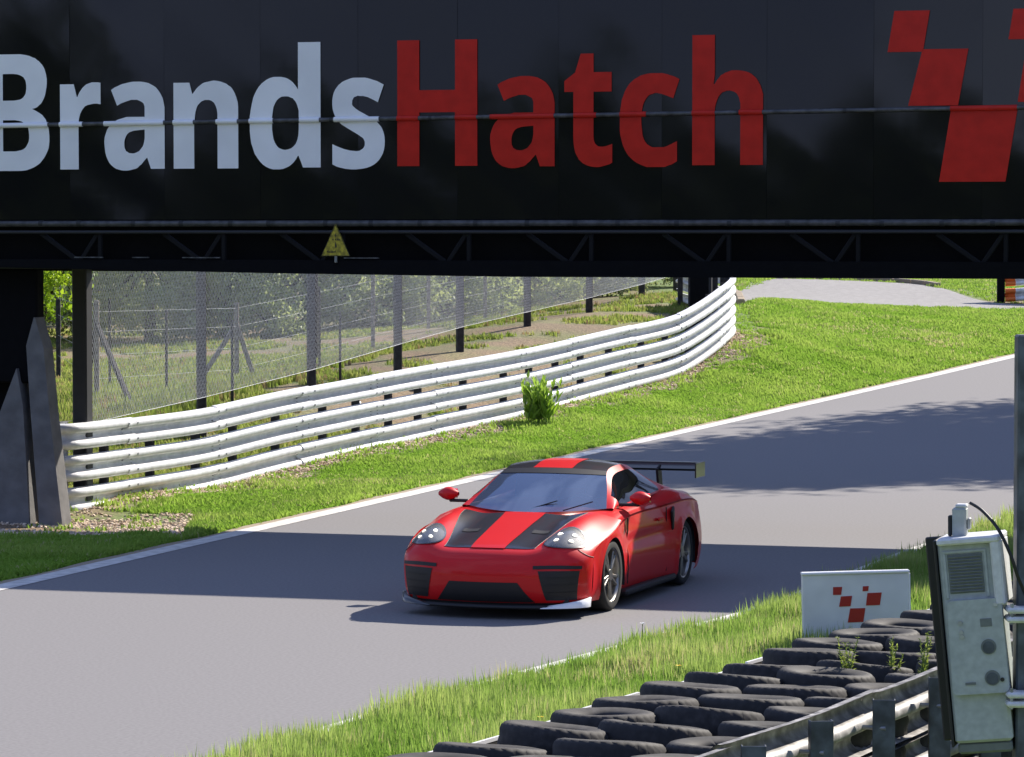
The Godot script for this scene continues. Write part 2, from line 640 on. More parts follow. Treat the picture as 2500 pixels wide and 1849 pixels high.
func multi(called: String, mesh: Mesh, m: Material, xf: Array, cols: PackedColorArray, parent: Node = self) -> MultiMeshInstance3D:
	var mm := MultiMesh.new()
	mm.transform_format = MultiMesh.TRANSFORM_3D
	mm.use_colors = true
	mm.mesh = mesh
	mm.instance_count = xf.size()
	for i in xf.size():
		mm.set_instance_transform(i, xf[i])
		mm.set_instance_color(i, cols[i])
	var o := MultiMeshInstance3D.new()
	o.name = numbered(called) if parent == self else called
	o.multimesh = mm
	o.material_override = m
	parent.add_child(o, true)
	o.set_meta("kind", "stuff")
	return o


func upright(p: Vector3, w: float, wide: float, high: float) -> Transform3D:
	var c := cos(w)
	var s := sin(w)
	return Transform3D(Vector3(c * wide, 0, -s * wide), Vector3(0, high, 0), Vector3(s * wide, 0, c * wide), p)


func grass_and_stones() -> void:
	var tall := blade_clump(12, 0.0055, 0.075, 1)
	var short := blade_clump(14, 0.008, 0.05, 2)
	# near verge
	var xf := []
	var cols := PackedColorArray()
	for i in 60000:
		var z := 15.5 + 27.0 * pow(rng.randf(), 1.35)
		var ne := along(near_edge, z)
		var x := ne + 0.02 + rng.randf() * rng.randf_range(1.5, 6.5)
		if x / z > 0.17 or x / z < -0.17: continue
		var wall := -0.42 + 0.5 * (z - 16.9)
		if x > wall - 0.5 and x < wall + 1.75 and z < 28.0: continue
		var n := patchy.get_noise_2d(x * 1.6, z * 1.6)
		var h := rng.randf_range(0.12, 0.27) * (1.0 + n * 0.7)
		if x - ne < 0.25: h *= 0.55 + rng.randf() * 0.5
		xf.append(upright(Vector3(x, ground(x, z) - 0.01, -z), rng.randf() * TAU, 1.0, h))
		var c := Color(0.2, 0.33, 0.06).lerp(Color(0.42, 0.5, 0.17), clampf(rng.randf() * 0.7 + n, 0, 1))
		if rng.randf() < 0.06 + maxf(0.0, patchy.get_noise_2d(x * 0.9 + 90.0, z * 0.9) - 0.28) * 1.5: c = Color(0.5, 0.46, 0.25)
		cols.append(c)
	tag(multi("grass", tall, M.grass, xf, cols), "long bright grass on the near verge before the tyre wall", "grass")
	# far verge and the triangle up to the access road
	xf = []
	cols = PackedColorArray()
	for i in 122000:
		var z := 26.0 + 56.0 * rng.randf()
		var fe := far_edge(z)
		var b := barrier_x(z) if z < 64.5 else 4.3
		var x := lerpf(b, fe, rng.randf()) if z > 40.0 else fe - rng.randf() * 4.5
		if i > 108000:
			z = rng.randf_range(72.0, 104.0)
			fe = far_edge(z)
			x = rng.randf_range(4.3, minf(fe, 17.0))
			b = 4.0
		if z > 71.5 and Geometry2D.is_point_in_polygon(Vector2(x, z), road_outline): continue
		if absf(x / z) > 0.165: continue
		if fe - x < 0.2: continue
		if z > 39.5 and x - b < 0.62 + patchy.get_noise_2d(x * 2.0, z * 2.0) * 0.5 and rng.randf() < 0.92: continue
		if z > 37.7 + patchy.get_noise_2d(x * 3.0, 2.0) * 0.8 and z < 41.5 and x < -3.5 - (z - 37.7) * 0.05 and rng.randf() < 0.985: continue
		var n := patchy.get_noise_2d(x * 1.2, z * 1.2)
		xf.append(upright(Vector3(x, ground(x, z) - 0.01, -z), rng.randf() * TAU, 1.3, rng.randf_range(0.04, 0.1) * (1.0 + n * 0.6)))
		var c := Color(0.23, 0.38, 0.055).lerp(Color(0.4, 0.5, 0.13), clampf(rng.randf() * 0.45 + n * 0.7 + 0.1, 0, 1))
		if rng.randf() < 0.03 + maxf(0.0, patchy.get_noise_2d(x * 0.6 + 50.0, z * 0.6) - 0.26) * 1.0: c = Color(0.5, 0.47, 0.25)
		cols.append(c)
	tag(multi("grass", short, M.grass, xf, cols), "short mown grass between the far track edge and the white barrier", "grass")
	# rough grass behind the barrier
	xf = []
	cols = PackedColorArray()
	for i in 52000:
		var z := 41.0 + 37.0 * rng.randf()
		var x := lerpf(-0.135 * z - 1.0, barrier_x(z) - 0.35 if z < 64.0 else 3.6, rng.randf())
		var s := soil(x, z)
		if rng.randf() < s * 1.7: continue
		var field: bool = fence_x(z) - x > 1.0
		xf.append(upright(Vector3(x, ground(x, z) - 0.01, -z), rng.randf() * TAU, 1.4, rng.randf_range(0.06, 0.14) * (1.7 if field and z < 56.0 else 1.0)))
		var c := Color(0.22, 0.31, 0.05).lerp(Color(0.42, 0.42, 0.16), rng.randf())
		if rng.randf() < 0.1: c = Color(0.35, 0.25, 0.15)
		cols.append(c)
	tag(multi("grass", short, M.grass, xf, cols), "rough grass of the field behind the white barrier", "grass")
	# pale gravel along the foot of the barrier
	var st := st_new()
	st.set_smooth_group(-1)
	var ring := []
	for k in 5:
		ring.append(Vector3(cos(TAU * k / 5) * (1.0 if k % 2 else 0.8), 0, sin(TAU * k / 5)))
	for k in 5:
		tri(st, ring[k], ring[(k + 1) % 5], Vector3(0.1, 0.75, 0))
		tri(st, ring[k], ring[(k + 1) % 5], Vector3(0, -0.5, 0.1))
	var pebble := done(st)
	xf = []
	cols = PackedColorArray()
	for i in 20000:
		var z := 37.6 + 29.0 * pow(rng.randf(), 1.7)
		var b := barrier_x(z) if z < 64.0 else 4.05
		var x := b + rng.randf_range(-0.5, 0.42) + maxf(patchy.get_noise_2d(z * 2.0, 7.0), -0.1) * 0.6
		if z < 41.6:
			x = rng.randf_range(-7.5, -3.5 - 0.05 * (z - 37.7))
			if patchy.get_noise_2d(x, z * 2.0) < -0.25: continue
		var s := rng.randf_range(0.012, 0.036)
		xf.append(Transform3D(Basis.from_euler(Vector3(rng.randf(), rng.randf() * TAU, rng.randf())).scaled(Vector3(s, s * 0.8, s)), Vector3(x, ground(x, z) + s * 0.2, -z)))
		cols.append(Color(0.55, 0.4, 0.27).lerp(Color(0.8, 0.66, 0.5), rng.randf()) * rng.randf_range(0.6, 1.1))
	tag(multi("gravel", pebble, M.stone, xf, cols), "pale gravel and stones along the foot of the white barrier", "gravel")


# ---------------------------------------------------------------- footbridge

func glyph(ch: String) -> Mesh:
	var f := SystemFont.new()
	f.font_names = PackedStringArray(["Droid Sans"])
	f.font_weight = 700
	var t := TextMesh.new()
	t.font = f
	t.text = ch
	t.font_size = 96
	t.pixel_size = 0.01
	t.depth = 0.004
	t.curve_step = 0.35
	return t


func fitted(mesh: Mesh, x0: float, x1: float, y0: float, y1: float, z: float) -> Transform3D:
	var b := mesh.get_aabb()
	var s := Vector3((x1 - x0) / b.size.x, (y1 - y0) / b.size.y, 1.0)
	return Transform3D(Basis.from_scale(s), Vector3(x0 - b.position.x * s.x, y0 - b.position.y * s.y, z))


func mid_y(u: float) -> float:
	return 4.508 + 0.0077 * u


func footbridge() -> void:
	var b := thing("footbridge", "dark covered footbridge over the track with large white and red lettering", "footbridge", Vector3(0, 0, -37.6), deg_to_rad(-17.0))
	var top := 5.92
	var r := RandomNumberGenerator.new()
	r.seed = 5
	# banner boards: two rows, seams every 1.14 m
	for i in range(-4, 12):
		var u0 := -5.169 + 1.1385 * i
		for row in 2:
			var y0 := 3.405 if row == 0 else mid_y(u0 + 0.57) + 0.02
			var y1 := mid_y(u0 + 0.57) - 0.02 if row == 0 else top
			var rows := []
			var bulge := r.randf_range(-0.0035, 0.0035)
			var tx := r.randf_range(-0.004, 0.004)
			var ty := r.randf_range(-0.005, 0.005)
			for k in 9:
				var line := PackedVector3Array()
				for j in 9:
					var p := j / 8.0 * 2.0 - 1.0
					var q := k / 8.0 * 2.0 - 1.0
					line.append(Vector3(u0 + 0.001 + (1.1385 - 0.002) * j / 8.0, lerpf(y0, y1, k / 8.0), bulge * (1.0 - p * p) * (1.0 - q * q) + tx * p * 0.5 + ty * q * 0.5 + 0.0012 * sin(p * 3.0 + q * 4.0 + i)))
				rows.append(line)
			var st := st_new()
			grid(st, rows)
			# a sheet metal edge all round gives the board its thickness
			var bt := Transform3D(Basis(), Vector3(u0 + 0.569, (y0 + y1) * 0.5, -0.03))
			box(st, bt, Vector3(1.13, y1 - y0 - 0.004, 0.035))
			put("banner_board", done(st), M.banner, b)
	# lettering, each letter where the sign writer put it
	var words := [["B", -6.226, -5.413, 3.953, 5.259], ["r", -5.28, -4.789, 3.966, 4.934], ["a", -4.745, -4.021, 3.95, 4.935], ["n", -3.913, -3.147, 3.968, 4.936], ["d", -3.01, -2.183, 3.955, 5.341], ["s", -2.046, -1.441, 3.95, 4.946],
		["H", -1.297, -0.387, 3.982, 5.342], ["a", -0.242, 0.481, 3.954, 4.94], ["t", 0.59, 1.121, 3.961, 5.17], ["c", 1.204, 1.858, 3.958, 4.952], ["h", 1.998, 2.763, 3.975, 5.347]]
	for k in words.size():
		var w = words[k]
		var g := glyph(w[0])
		var o := put("letter", g, M.print_white if k < 6 else M.print_red, b, fitted(g, w[1], w[2], w[3], w[4], 0.0135))
		o.set_meta("label", ("white letter " if k < 6 else "red letter ") + w[0] + " on the dark banner")
	var tiles := [[4.155, 5.563, 4.527, 5.563, 4.457, 5.137, 4.085, 5.137], [4.453, 5.162, 4.93, 5.162, 4.826, 4.578, 4.304, 4.578], [4.759, 4.573, 5.448, 4.573, 5.322, 3.789, 4.632, 3.789],
		[5.394, 5.563, 5.65, 5.563, 5.60, 5.25, 5.344, 5.25], [5.539, 5.235, 6.19, 5.235, 6.08, 4.607, 5.443, 4.607]]
	for q in tiles:
		var st := st_new()
		prism(st, PackedVector2Array([Vector2(q[0], q[1]), Vector2(q[2], q[3]), Vector2(q[4], q[5]), Vector2(q[6], q[7])]), 0.0105, 0.0145)
		put("logo_tile", done(st), M.print_red, b).set_meta("label", "slanted red square of the emblem on the banner")
	# the pipe across the middle, painted where lettering crosses it
	var sp := st_new()
	rod(sp, Vector3(-9.7, mid_y(-9.7), 0.03), Vector3(7.4, mid_y(7.4), 0.03), 0.024, 12)
	put("banner_pipe", done(sp), M.pipe, b)
	for s in [[-6.2, -5.42, 0], [-5.28, -5.0, 0], [-4.74, -4.025, 0], [-3.91, -3.67, 0], [-3.4, -3.15, 0], [-3.01, -2.73, 0], [-2.42, -2.19, 0], [-2.02, -1.5, 0],
			[-1.295, -1.05, 1], [-0.63, -0.39, 1], [-0.235, 0.48, 1], [0.7, 0.95, 1], [1.21, 1.5, 1], [2.0, 2.25, 1], [2.51, 2.76, 1], [4.75, 5.44, 1]]:
		var st := st_new()
		rod(st, Vector3(s[0], mid_y(s[0]), 0.031), Vector3(s[1], mid_y(s[1]), 0.031), 0.029, 12)
		put("painted_sleeve", done(st), M.print_red if s[2] else M.print_white, b)
	for k in 15:
		var st := st_new()
		var u := -8.9 + k * 1.1385
		rod(st, Vector3(u, mid_y(u), 0.03), Vector3(u + 0.035, mid_y(u + 0.035), 0.03), 0.028, 10)
		put("pipe_clip", done(st), M.dark_steel, b)
	# lower pipes
	for y in [3.362, 3.268]:
		var st := st_new()
		rod(st, Vector3(-9.7, y - 0.008, 0.02), Vector3(7.4, y + 0.008, 0.02), 0.034 if y > 3.3 else 0.02, 12)
		put("lower_pipe", done(st), M.pipe if y > 3.3 else M.dark_steel, b)
	for k in 30:
		var st := st_new()
		var u := -9.0 + k * 0.57 + r.randf_range(-0.1, 0.1)
		rod(st, Vector3(u, 3.362, 0.02), Vector3(u + 0.05, 3.362, 0.02), 0.037, 10)
		put("pipe_clip", done(st), M.dark_steel, b)
	# truss below
	var vert := [-9.0, -7.75, -6.3, -4.814, -3.333, -1.941, -0.49, 0.883, 2.392, 3.779, 5.327, 6.8]
	for u in vert:
		put("truss_post", box_mesh(Vector3(0.045, 0.34, 0.05), 0.006), M.truss, b, Transform3D(Basis(), Vector3(u, 3.08, -0.02)))
		for s in [[u - 0.72, u - 0.27], [u - 0.03, u - 0.24]]:
			var st := st_new()
			var a := Vector3(s[0], 3.25, -0.03)
			var c := Vector3(s[1], 2.94, -0.03)
			box(st, Transform3D(Basis.looking_at(c - a), (a + c) * 0.5), Vector3(0.05, 0.05, a.distance_to(c)), 0.008)
			put("truss_brace", done(st), M.truss, b)
	# bottom chord, sagging a little to the left end
	var bot := PackedVector2Array([Vector2(-9.7, 2.9), Vector2(-6.03, 2.87), Vector2(-2.73, 2.815), Vector2(0, 2.787), Vector2(7.4, 2.787)])
	var sb := st_new()
	sb.set_smooth_group(-1)
	for i in 4:
		var p := bot[i]
		var q := bot[i + 1]
		for f in [[0.05, 0.05], [-0.12, 0.05]]:
			pass
		quad(sb, Vector3(p.x, p.y, 0.05), Vector3(q.x, q.y, 0.05), Vector3(q.x, 2.96, 0.04), Vector3(p.x, 2.96, 0.04))
		quad(sb, Vector3(p.x, p.y, 0.05), Vector3(q.x, q.y, 0.05), Vector3(q.x, q.y + 0.005, -0.2), Vector3(p.x, p.y + 0.005, -0.2))
		quad(sb, Vector3(p.x, 2.96, 0.04), Vector3(q.x, 2.96, 0.04), Vector3(q.x, 2.96, -0.2), Vector3(p.x, 2.96, -0.2))
	put("bottom_chord", done(sb), M.black_steel, b)
	for s in [[-5.1, -4.75], [-4.4, -4.2], [-3.8, -3.35], [-1.9, -1.5]]:
		put("chord_flange", box_mesh(Vector3(s[1] - s[0], 0.012, 0.03), 0.0), M.pipe, b, Transform3D(Basis(), Vector3((s[0] + s[1]) * 0.5, 2.985, 0.045)))
	# deck, inner fascia, back parapet
	put("fascia", box_mesh(Vector3(17.0, 0.44, 0.04)), M.black_steel, b, Transform3D(Basis(), Vector3(-1.15, 3.17, -0.24)))
	put("deck", box_mesh(Vector3(17.0, 0.1, 2.45)), M.dark_steel, b, Transform3D(Basis(), Vector3(-1.15, 2.9, -1.45)))
	for i in range(-4, 12):
		put("back_board", box_mesh(Vector3(1.13, 3.13, 0.05)), M.black_steel, b, Transform3D(Basis(), Vector3(-5.169 + 1.1385 * i + 0.569, 4.36, -2.75)))
	for k in 8:
		put("parapet_post", box_mesh(Vector3(0.08, 2.3, 0.08)), M.dark_steel, b, Transform3D(Basis(), Vector3(-9.0 + k * 2.2, 4.56, -0.1)))
	# columns and the tapered concrete pier
	put("column", box_mesh(Vector3(0.19, 3.2, 0.19), 0.015), M.dark_steel, b, Transform3D(Basis(), Vector3(-6.19, 1.3, -2.6)))
	put("column", box_mesh(Vector3(0.8, 1.3, 0.2), 0.02), M.black_steel, b, Transform3D(Basis(), Vector3(-6.13, 2.2, -0.42)))
	for o in [[[-6.06, 2.3], [-5.725, 2.3], [-5.62, 1.95], [-5.55, 1.2], [-5.405, 0.0], [-5.40, -0.15], [-5.70, -0.15], [-5.69, 0.0], [-5.79, 1.3], [-5.835, 1.98], [-5.74, 2.3]],
			[[-5.958, 1.72], [-5.88, 1.3], [-5.80, -0.15], [-6.5, -0.15], [-6.3, 0.9]]]:
		var pts := PackedVector2Array()
		for k in o.size():
			if o.size() == 11 and k == 0: continue
			pts.append(Vector2(o[k][0], o[k][1]))
		var st := st_new()
		prism(st, pts, -0.5, -0.25)
		put("pier_leg", done(st), M.concrete, b)
	put("pier_web", box_mesh(Vector3(0.75, 2.0, 0.12)), M.black_steel, b, Transform3D(Basis(), Vector3(-6.13, 0.6, -0.6)))
	put("pier_leg", box_mesh(Vector3(0.5, 3.0, 1.6), 0.03), M.concrete, b, Transform3D(Basis(), Vector3(7.0, 1.4, -1.3)))
	# the yellow warning triangle
	var w := thing("warning_sign", "small yellow triangular warning sign fixed below the banner on the bridge", "sign", b.transform * Vector3(-1.99, 3.005, 0.075), deg_to_rad(-17.0))
	var pl := st_new()
	prism(pl, PackedVector2Array([Vector2(-0.168, 0.0), Vector2(0.168, 0.0), Vector2(0.006, 0.345), Vector2(-0.006, 0.345)]), -0.004, 0.0)
	put("plate", done(pl), M.yellow, w)
	var bd := st_new()
	for s in [[Vector2(-0.165, 0.004), Vector2(0, 0.342)], [Vector2(0.165, 0.004), Vector2(0, 0.342)], [Vector2(-0.165, 0.004), Vector2(0.165, 0.004)]]:
		rod(bd, Vector3(s[0].x, s[0].y, 0.002), Vector3(s[1].x, s[1].y, 0.002), 0.003, 4)
	put("border", done(bd), M.ink, w)
	var bolt := st_new()
	prism(bolt, PackedVector2Array([Vector2(0.004, 0.255), Vector2(-0.014, 0.225), Vector2(-0.002, 0.225), Vector2(-0.006, 0.2), Vector2(0.012, 0.232), Vector2(0.0, 0.232)]), 0.0, 0.003)
	put("symbol", done(bolt), M.ink, w)
	bolt = st_new()
	prism(bolt, PackedVector2Array([Vector2(0.0, 0.155), Vector2(-0.008, 0.115), Vector2(0.004, 0.085), Vector2(0.016, 0.11)]), 0.0, 0.003)
	put("symbol", done(bolt), M.ink, w)
	
	for s in [["4 kHz", -0.04, 0.055, 0.17, 0.195], ["Hazard", -0.1, 0.0, 0.035, 0.062]]:
		var g := glyph(s[0])
		put("lettering", g, M.ink, w, fitted(g, s[1], s[2], s[3], s[4], 0.001))
	put("bracket", box_mesh(Vector3(0.03, 0.08, 0.02), 0.003), M.galv, w, Transform3D(Basis(), Vector3(0, -0.03, -0.012)))


# ---------------------------------------------------------------- steel barriers

func beam_profile() -> PackedVector2Array:
	# (height, reach towards the track) of a W-beam
	var p := PackedVector2Array([Vector2(-0.158, 0.012)])
	for c in [-0.096, 0.096]:
		for k in 11:
			var w := lerpf(-1.75, 1.75, k / 10.0)
			p.append(Vector2(c + 0.054 * sin(w), 0.06 + 0.05 * cos(w)))
		if c < 0.0: p.append_array(PackedVector2Array([Vector2(-0.025, 0.006), Vector2(0.0, 0.0), Vector2(0.025, 0.006)]))
	p.append(Vector2(0.158, 0.012))
	return p


func beam(pts: PackedVector3Array, normals: PackedVector3Array, lift: float) -> ArrayMesh:
	var prof := beam_profile()
	var st := st_new()
	for skin in 2:
		var rows := []
		for i in pts.size():
			var line := PackedVector3Array()
			for p in prof:
				line.append(pts[i] + Vector3(0, p.x, 0) + normals[i] * (p.y + lift - 0.004 * skin))
			rows.append(line)
		grid(st, rows)
	return done(st)


func barrier_path() -> Array:
	return [Vector3(-5.3, -0.1, 42.1), Vector3(-5.44, -0.1, 41.9), Vector3(-5.46, -0.1, 41.62), Vector3(-5.33, -0.1, 41.42), Vector3(-5.13, -0.1, 41.75), Vector3(-4.68, -0.1, 43.0), Vector3(-3.94, -0.07, 44.79), Vector3(-3.03, 0.05, 46.99), Vector3(-1.44, 0.2, 50.85), Vector3(0.08, 0.33, 54.53), Vector3(1.71, 0.55, 58.48), Vector3(2.75, 0.7, 60.98), Vector3(3.29, 0.9, 62.29), Vector3(3.82, 1.19, 63.72), Vector3(4.06, 1.33, 65.0), Vector3(4.08, 1.42, 66.8), Vector3(3.85, 1.55, 69.5), Vector3(3.4, 1.68, 73)]


func barrier_left() -> void:
	var t := thing("crash_barrier", "long white triple steel crash barrier curving along the far verge", "crash barrier", Vector3(0, 0, 0))
	var path := barrier_path()
	# points evenly along the path
	var fine := PackedVector3Array()
	for k in (path.size() - 1) * 40 + 1:
		var p: Vector3 = spline(path, k / 40.0)
		fine.append(Vector3(p.x, p.y, -p.z))
	var even := PackedVector3Array([fine[0]])
	for p in fine:
		if even[even.size() - 1].distance_to(p) >= 0.1: even.append(p)
	var nrm := PackedVector3Array()
	for i in even.size():
		var d := even[mini(i + 1, even.size() - 1)] - even[maxi(i - 1, 0)]
		d.y = 0
		nrm.append(d.normalized().cross(Vector3.UP))
	var bolts := st_new()
	var per := 20
	for level in 3:
		var y: float = [0.165, 0.545, 0.925][level]
		var i := 0
		var piece := 0
		while i < even.size() - 1:
			var last := mini(i + per + 2, even.size() - 1)
			var p := PackedVector3Array()
			var q := PackedVector3Array()
			var sag := sin(piece * 2.7 + level) * 0.006
			for k in range(i, last + 1):
				p.append(even[k] + Vector3(0, y + sag, 0))
				q.append(nrm[k])
			put("rail_beam", beam(p, q, 0.004 * (piece % 2) + 0.002 * sin(piece * 5.0 + level)), M.white_steel, t)
			for d in [1, 3]:
				if i > 0:
					for o in [-0.096, -0.03, 0.03, 0.096]:
						var c := even[mini(i + d - 1, even.size() - 1)] + Vector3(0, y + o, 0) + nrm[i] * (0.108 if absf(o) > 0.05 else 0.012)
						rod(bolts, c, c + nrm[i] * 0.014, 0.014, 6)
			i += per
			piece += 1
	var bo := put("bolt", done(bolts), M.galv, t)
	bo.set_meta("kind", "stuff")
	var post := box_mesh(Vector3(0.085, 1.5, 0.1), 0.008)
	var i := 17
	while i < even.size():
		var d := nrm[i]
		put("post", post, M.fence_post, t, Transform3D(Basis.looking_at(-d), even[i] + Vector3(0, 0.3, 0) - d * 0.066))
		i += 10
	var ep := []
	for k in 9:
		var w := lerpf(-0.6, PI + 0.4, k / 8.0)
		ep.append(PackedVector3Array([Vector3(-5.36 - 0.1 * sin(w), -0.12, -41.62 + 0.13 * cos(w)), Vector3(-5.36 - 0.1 * sin(w), 0.96, -41.62 + 0.13 * cos(w))]))
	var es := st_new()
	grid(es, ep)
	put("end_wrap", done(es), M.white_steel, t)
	var stub := put("end_post", box_mesh(Vector3(0.15, 1.3, 0.15), 0.01), M.concrete, t, Transform3D(Basis(), Vector3(-5.62, 0.4, -42.4)))
	stub.set_meta("label", "short grey post behind the left end of the barrier")


func fences() -> void:
	var P := [Vector3(-5.36, 0.75, 42.6), Vector3(-4.23, 0.75, 47.5), Vector3(-2.99, 0.93, 52), Vector3(-1.85, 1.02, 56.5), Vector3(-0.91, 1.22, 61), Vector3(0.29, 1.5, 66), Vector3(1.57, 1.62, 71), Vector3(2.86, 1.84, 77), Vector3(3.9, 1.95, 83)]
	var bottoms := [0.9, 1.02, 1.22, 1.45, 1.6, 1.75, 1.92, 2.1, 2.25]
	var t := thing("debris_fence", "tall chain link fence on dark posts behind the white barrier", "fence")
	for k in P.size():
		var p: Vector3 = P[k]
		if k > 0:
			put("post", box_mesh(Vector3(0.12, 4.6, 0.12), 0.01), M.fence_post, t, Transform3D(Basis.from_euler(Vector3(0, 0.3, 0)), Vector3(p.x, p.y + 1.9, -p.z)))
		if k == P.size() - 1: break
		var q: Vector3 = P[k + 1]
		var a := Vector3(p.x, 0, -p.z)
		var c := Vector3(q.x, 0, -q.z)
		var off := (c - a).normalized().cross(Vector3.UP) * 0.075
		a += off
		c += off
		var L := a.distance_to(c)
		var b0: float = bottoms[k]
		var b1: float = bottoms[k + 1]
		var st := st_new()
		var H := 3.0
		var step := 0.062
		var n := int((L + H) / step)
		for way in 2:
			for j in n:
				var s0 := -H * 0.62 + j * step * 1.0
				if s0 > L: break
				var s1 := s0 + H * 0.62
				var t0 := maxf(0.0, -s0 / (H * 0.62))
				var t1 := minf(1.0, (L - s0) / (H * 0.62))
				if t1 <= t0: continue
				var e := []
				for tt in [t0, t1]:
					var s := lerpf(s0, s1, tt)
					if way == 1: s = L - s
					var g := a.lerp(c, s / L)
					g.y = lerpf(b0, b1, s / L) + tt * H
					e.append(g)
				tube(st, PackedVector3Array(e), PackedFloat32Array([0.002]), 3, false)
		var o := put("chain_link", done(st), M.wire, t)
		o.set_meta("kind", "stuff")
		for y in [0.0, 3.0]:
			var sw := st_new()
			rod(sw, a + Vector3(0, b0 + y, 0), c + Vector3(0, b1 + y, 0), 0.0035, 4)
			put("tension_wire", done(sw), M.wire, t)
	# mesh off-cut trailing between the posts: a folded lower hem
	# older post and wire fence further back
	var f := thing("wire_fence", "older low wire fence on pale braced posts in the field", "fence")
	var old := [[-7.8, 60.0, 0.78, 2.1], [-6.19, 52.0, 0.72, 2.24], [-4.5, 57.0, 0.66, 2.1], [-3.4, 60.5, 0.85, 2.7], [-2.55, 64.0, 1.0, 3.2], [-1.65, 69.0, 1.13, 3.2], [-0.57, 74.0, 1.25, 3.3], [0.5, 79.0, 1.5, 3.4]]
	for k in old.size():
		var p = old[k]
		put("post", box_mesh(Vector3(0.075, p[3] - p[2] + 0.3, 0.075), 0.008), M.fence_post if k == 0 or k == 3 else M.pale_post, f, Transform3D(Basis(), Vector3(p[0], (p[2] + p[3]) * 0.5 - 0.15, -p[1])))
		if k == 1 or k == 2:
			for s in [[-0.85, 0.4], [0.42, -0.2]] if k == 2 else [[0.8, 1.5], [-0.3, -0.6]]:
				var st := st_new()
				var a := Vector3(p[0], p[3] - 0.35, -p[1])
				var c := Vector3(p[0] + s[0], p[2] - 0.25, -p[1] + s[1])
				box(st, Transform3D(Basis.looking_at(c - a), (a + c) * 0.5), Vector3(0.065, 0.065, a.distance_to(c)), 0.006)
				put("brace", done(st), M.pale_post if k == 2 else M.fence_post, f)
	for k in old.size() - 1:
		var p = old[k]
		var q = old[k + 1]
		for y in [0.35, 0.7, 1.05, 1.35]:
			var st := st_new()
			rod(st, Vector3(p[0], p[2] + y, -p[1] + 0.05), Vector3(q[0], q[2] + y, -q[1] + 0.05), 0.002, 4)
			put("strand", done(st), M.wire, f)
	# thin stakes standing in the field
	var sp := [[-6.4, 55.5, 1.5], [-4.05, 50.5, 1.35], [-5.2, 52.5, 1.3], [-3.2, 58.0, 1.4], [-2.7, 54.8, 1.2]]
	var wh := ["left end of the field, beside the bright tree", "grass just left of the second dark fence post", "middle of the field", "field right of the braced pale post", "slope by the third dark fence post"]
	for k in sp.size():
		var p = sp[k]
		var st := st_new()
		box(st, Transform3D(Basis(), Vector3(0, p[2] * 0.5 - 0.1, 0)), Vector3(0.04, p[2] + 0.2, 0.04), 0.004)
		var o := put("stake", done(st), M.fence_post)
		o.position = at(p[0], p[1])
		tag(o, "thin dark stake standing in the " + wh[k], "stake", "thin stakes in the field")
	# dark box of a building or plinth where the barrier turns away
	var c := thing("dark_hoarding", "dark upright panel behind the right end of the white barrier", "panel", at(3.52, 65.4), -0.2)
	put("board", box_mesh(Vector3(0.36, 1.9, 0.12), 0.01), M.black_steel, c, Transform3D(Basis(), Vector3(0, 0.9, 0)))
	put("edge_trim", box_mesh(Vector3(0.05, 1.9, 0.14), 0.005), M.dark_steel, c, Transform3D(Basis(), Vector3(0.2, 0.9, 0)))


# ---------------------------------------------------------------- trees

func leaf_mesh(ln: float, wd: float) -> ArrayMesh:
	var st := st_new()
	st.set_smooth_group(-1)
	var a := Vector3(0, 0, 0)
	var b := Vector3(wd, ln * 0.4, 0.25 * wd)
	var c := Vector3(0, ln, -0.1 * ln)
	var d := Vector3(-wd, ln * 0.4, 0.25 * wd)
	tri(st, a, b, c)
	tri(st, a, c, d)
	st.generate_normals()
	return st.commit()


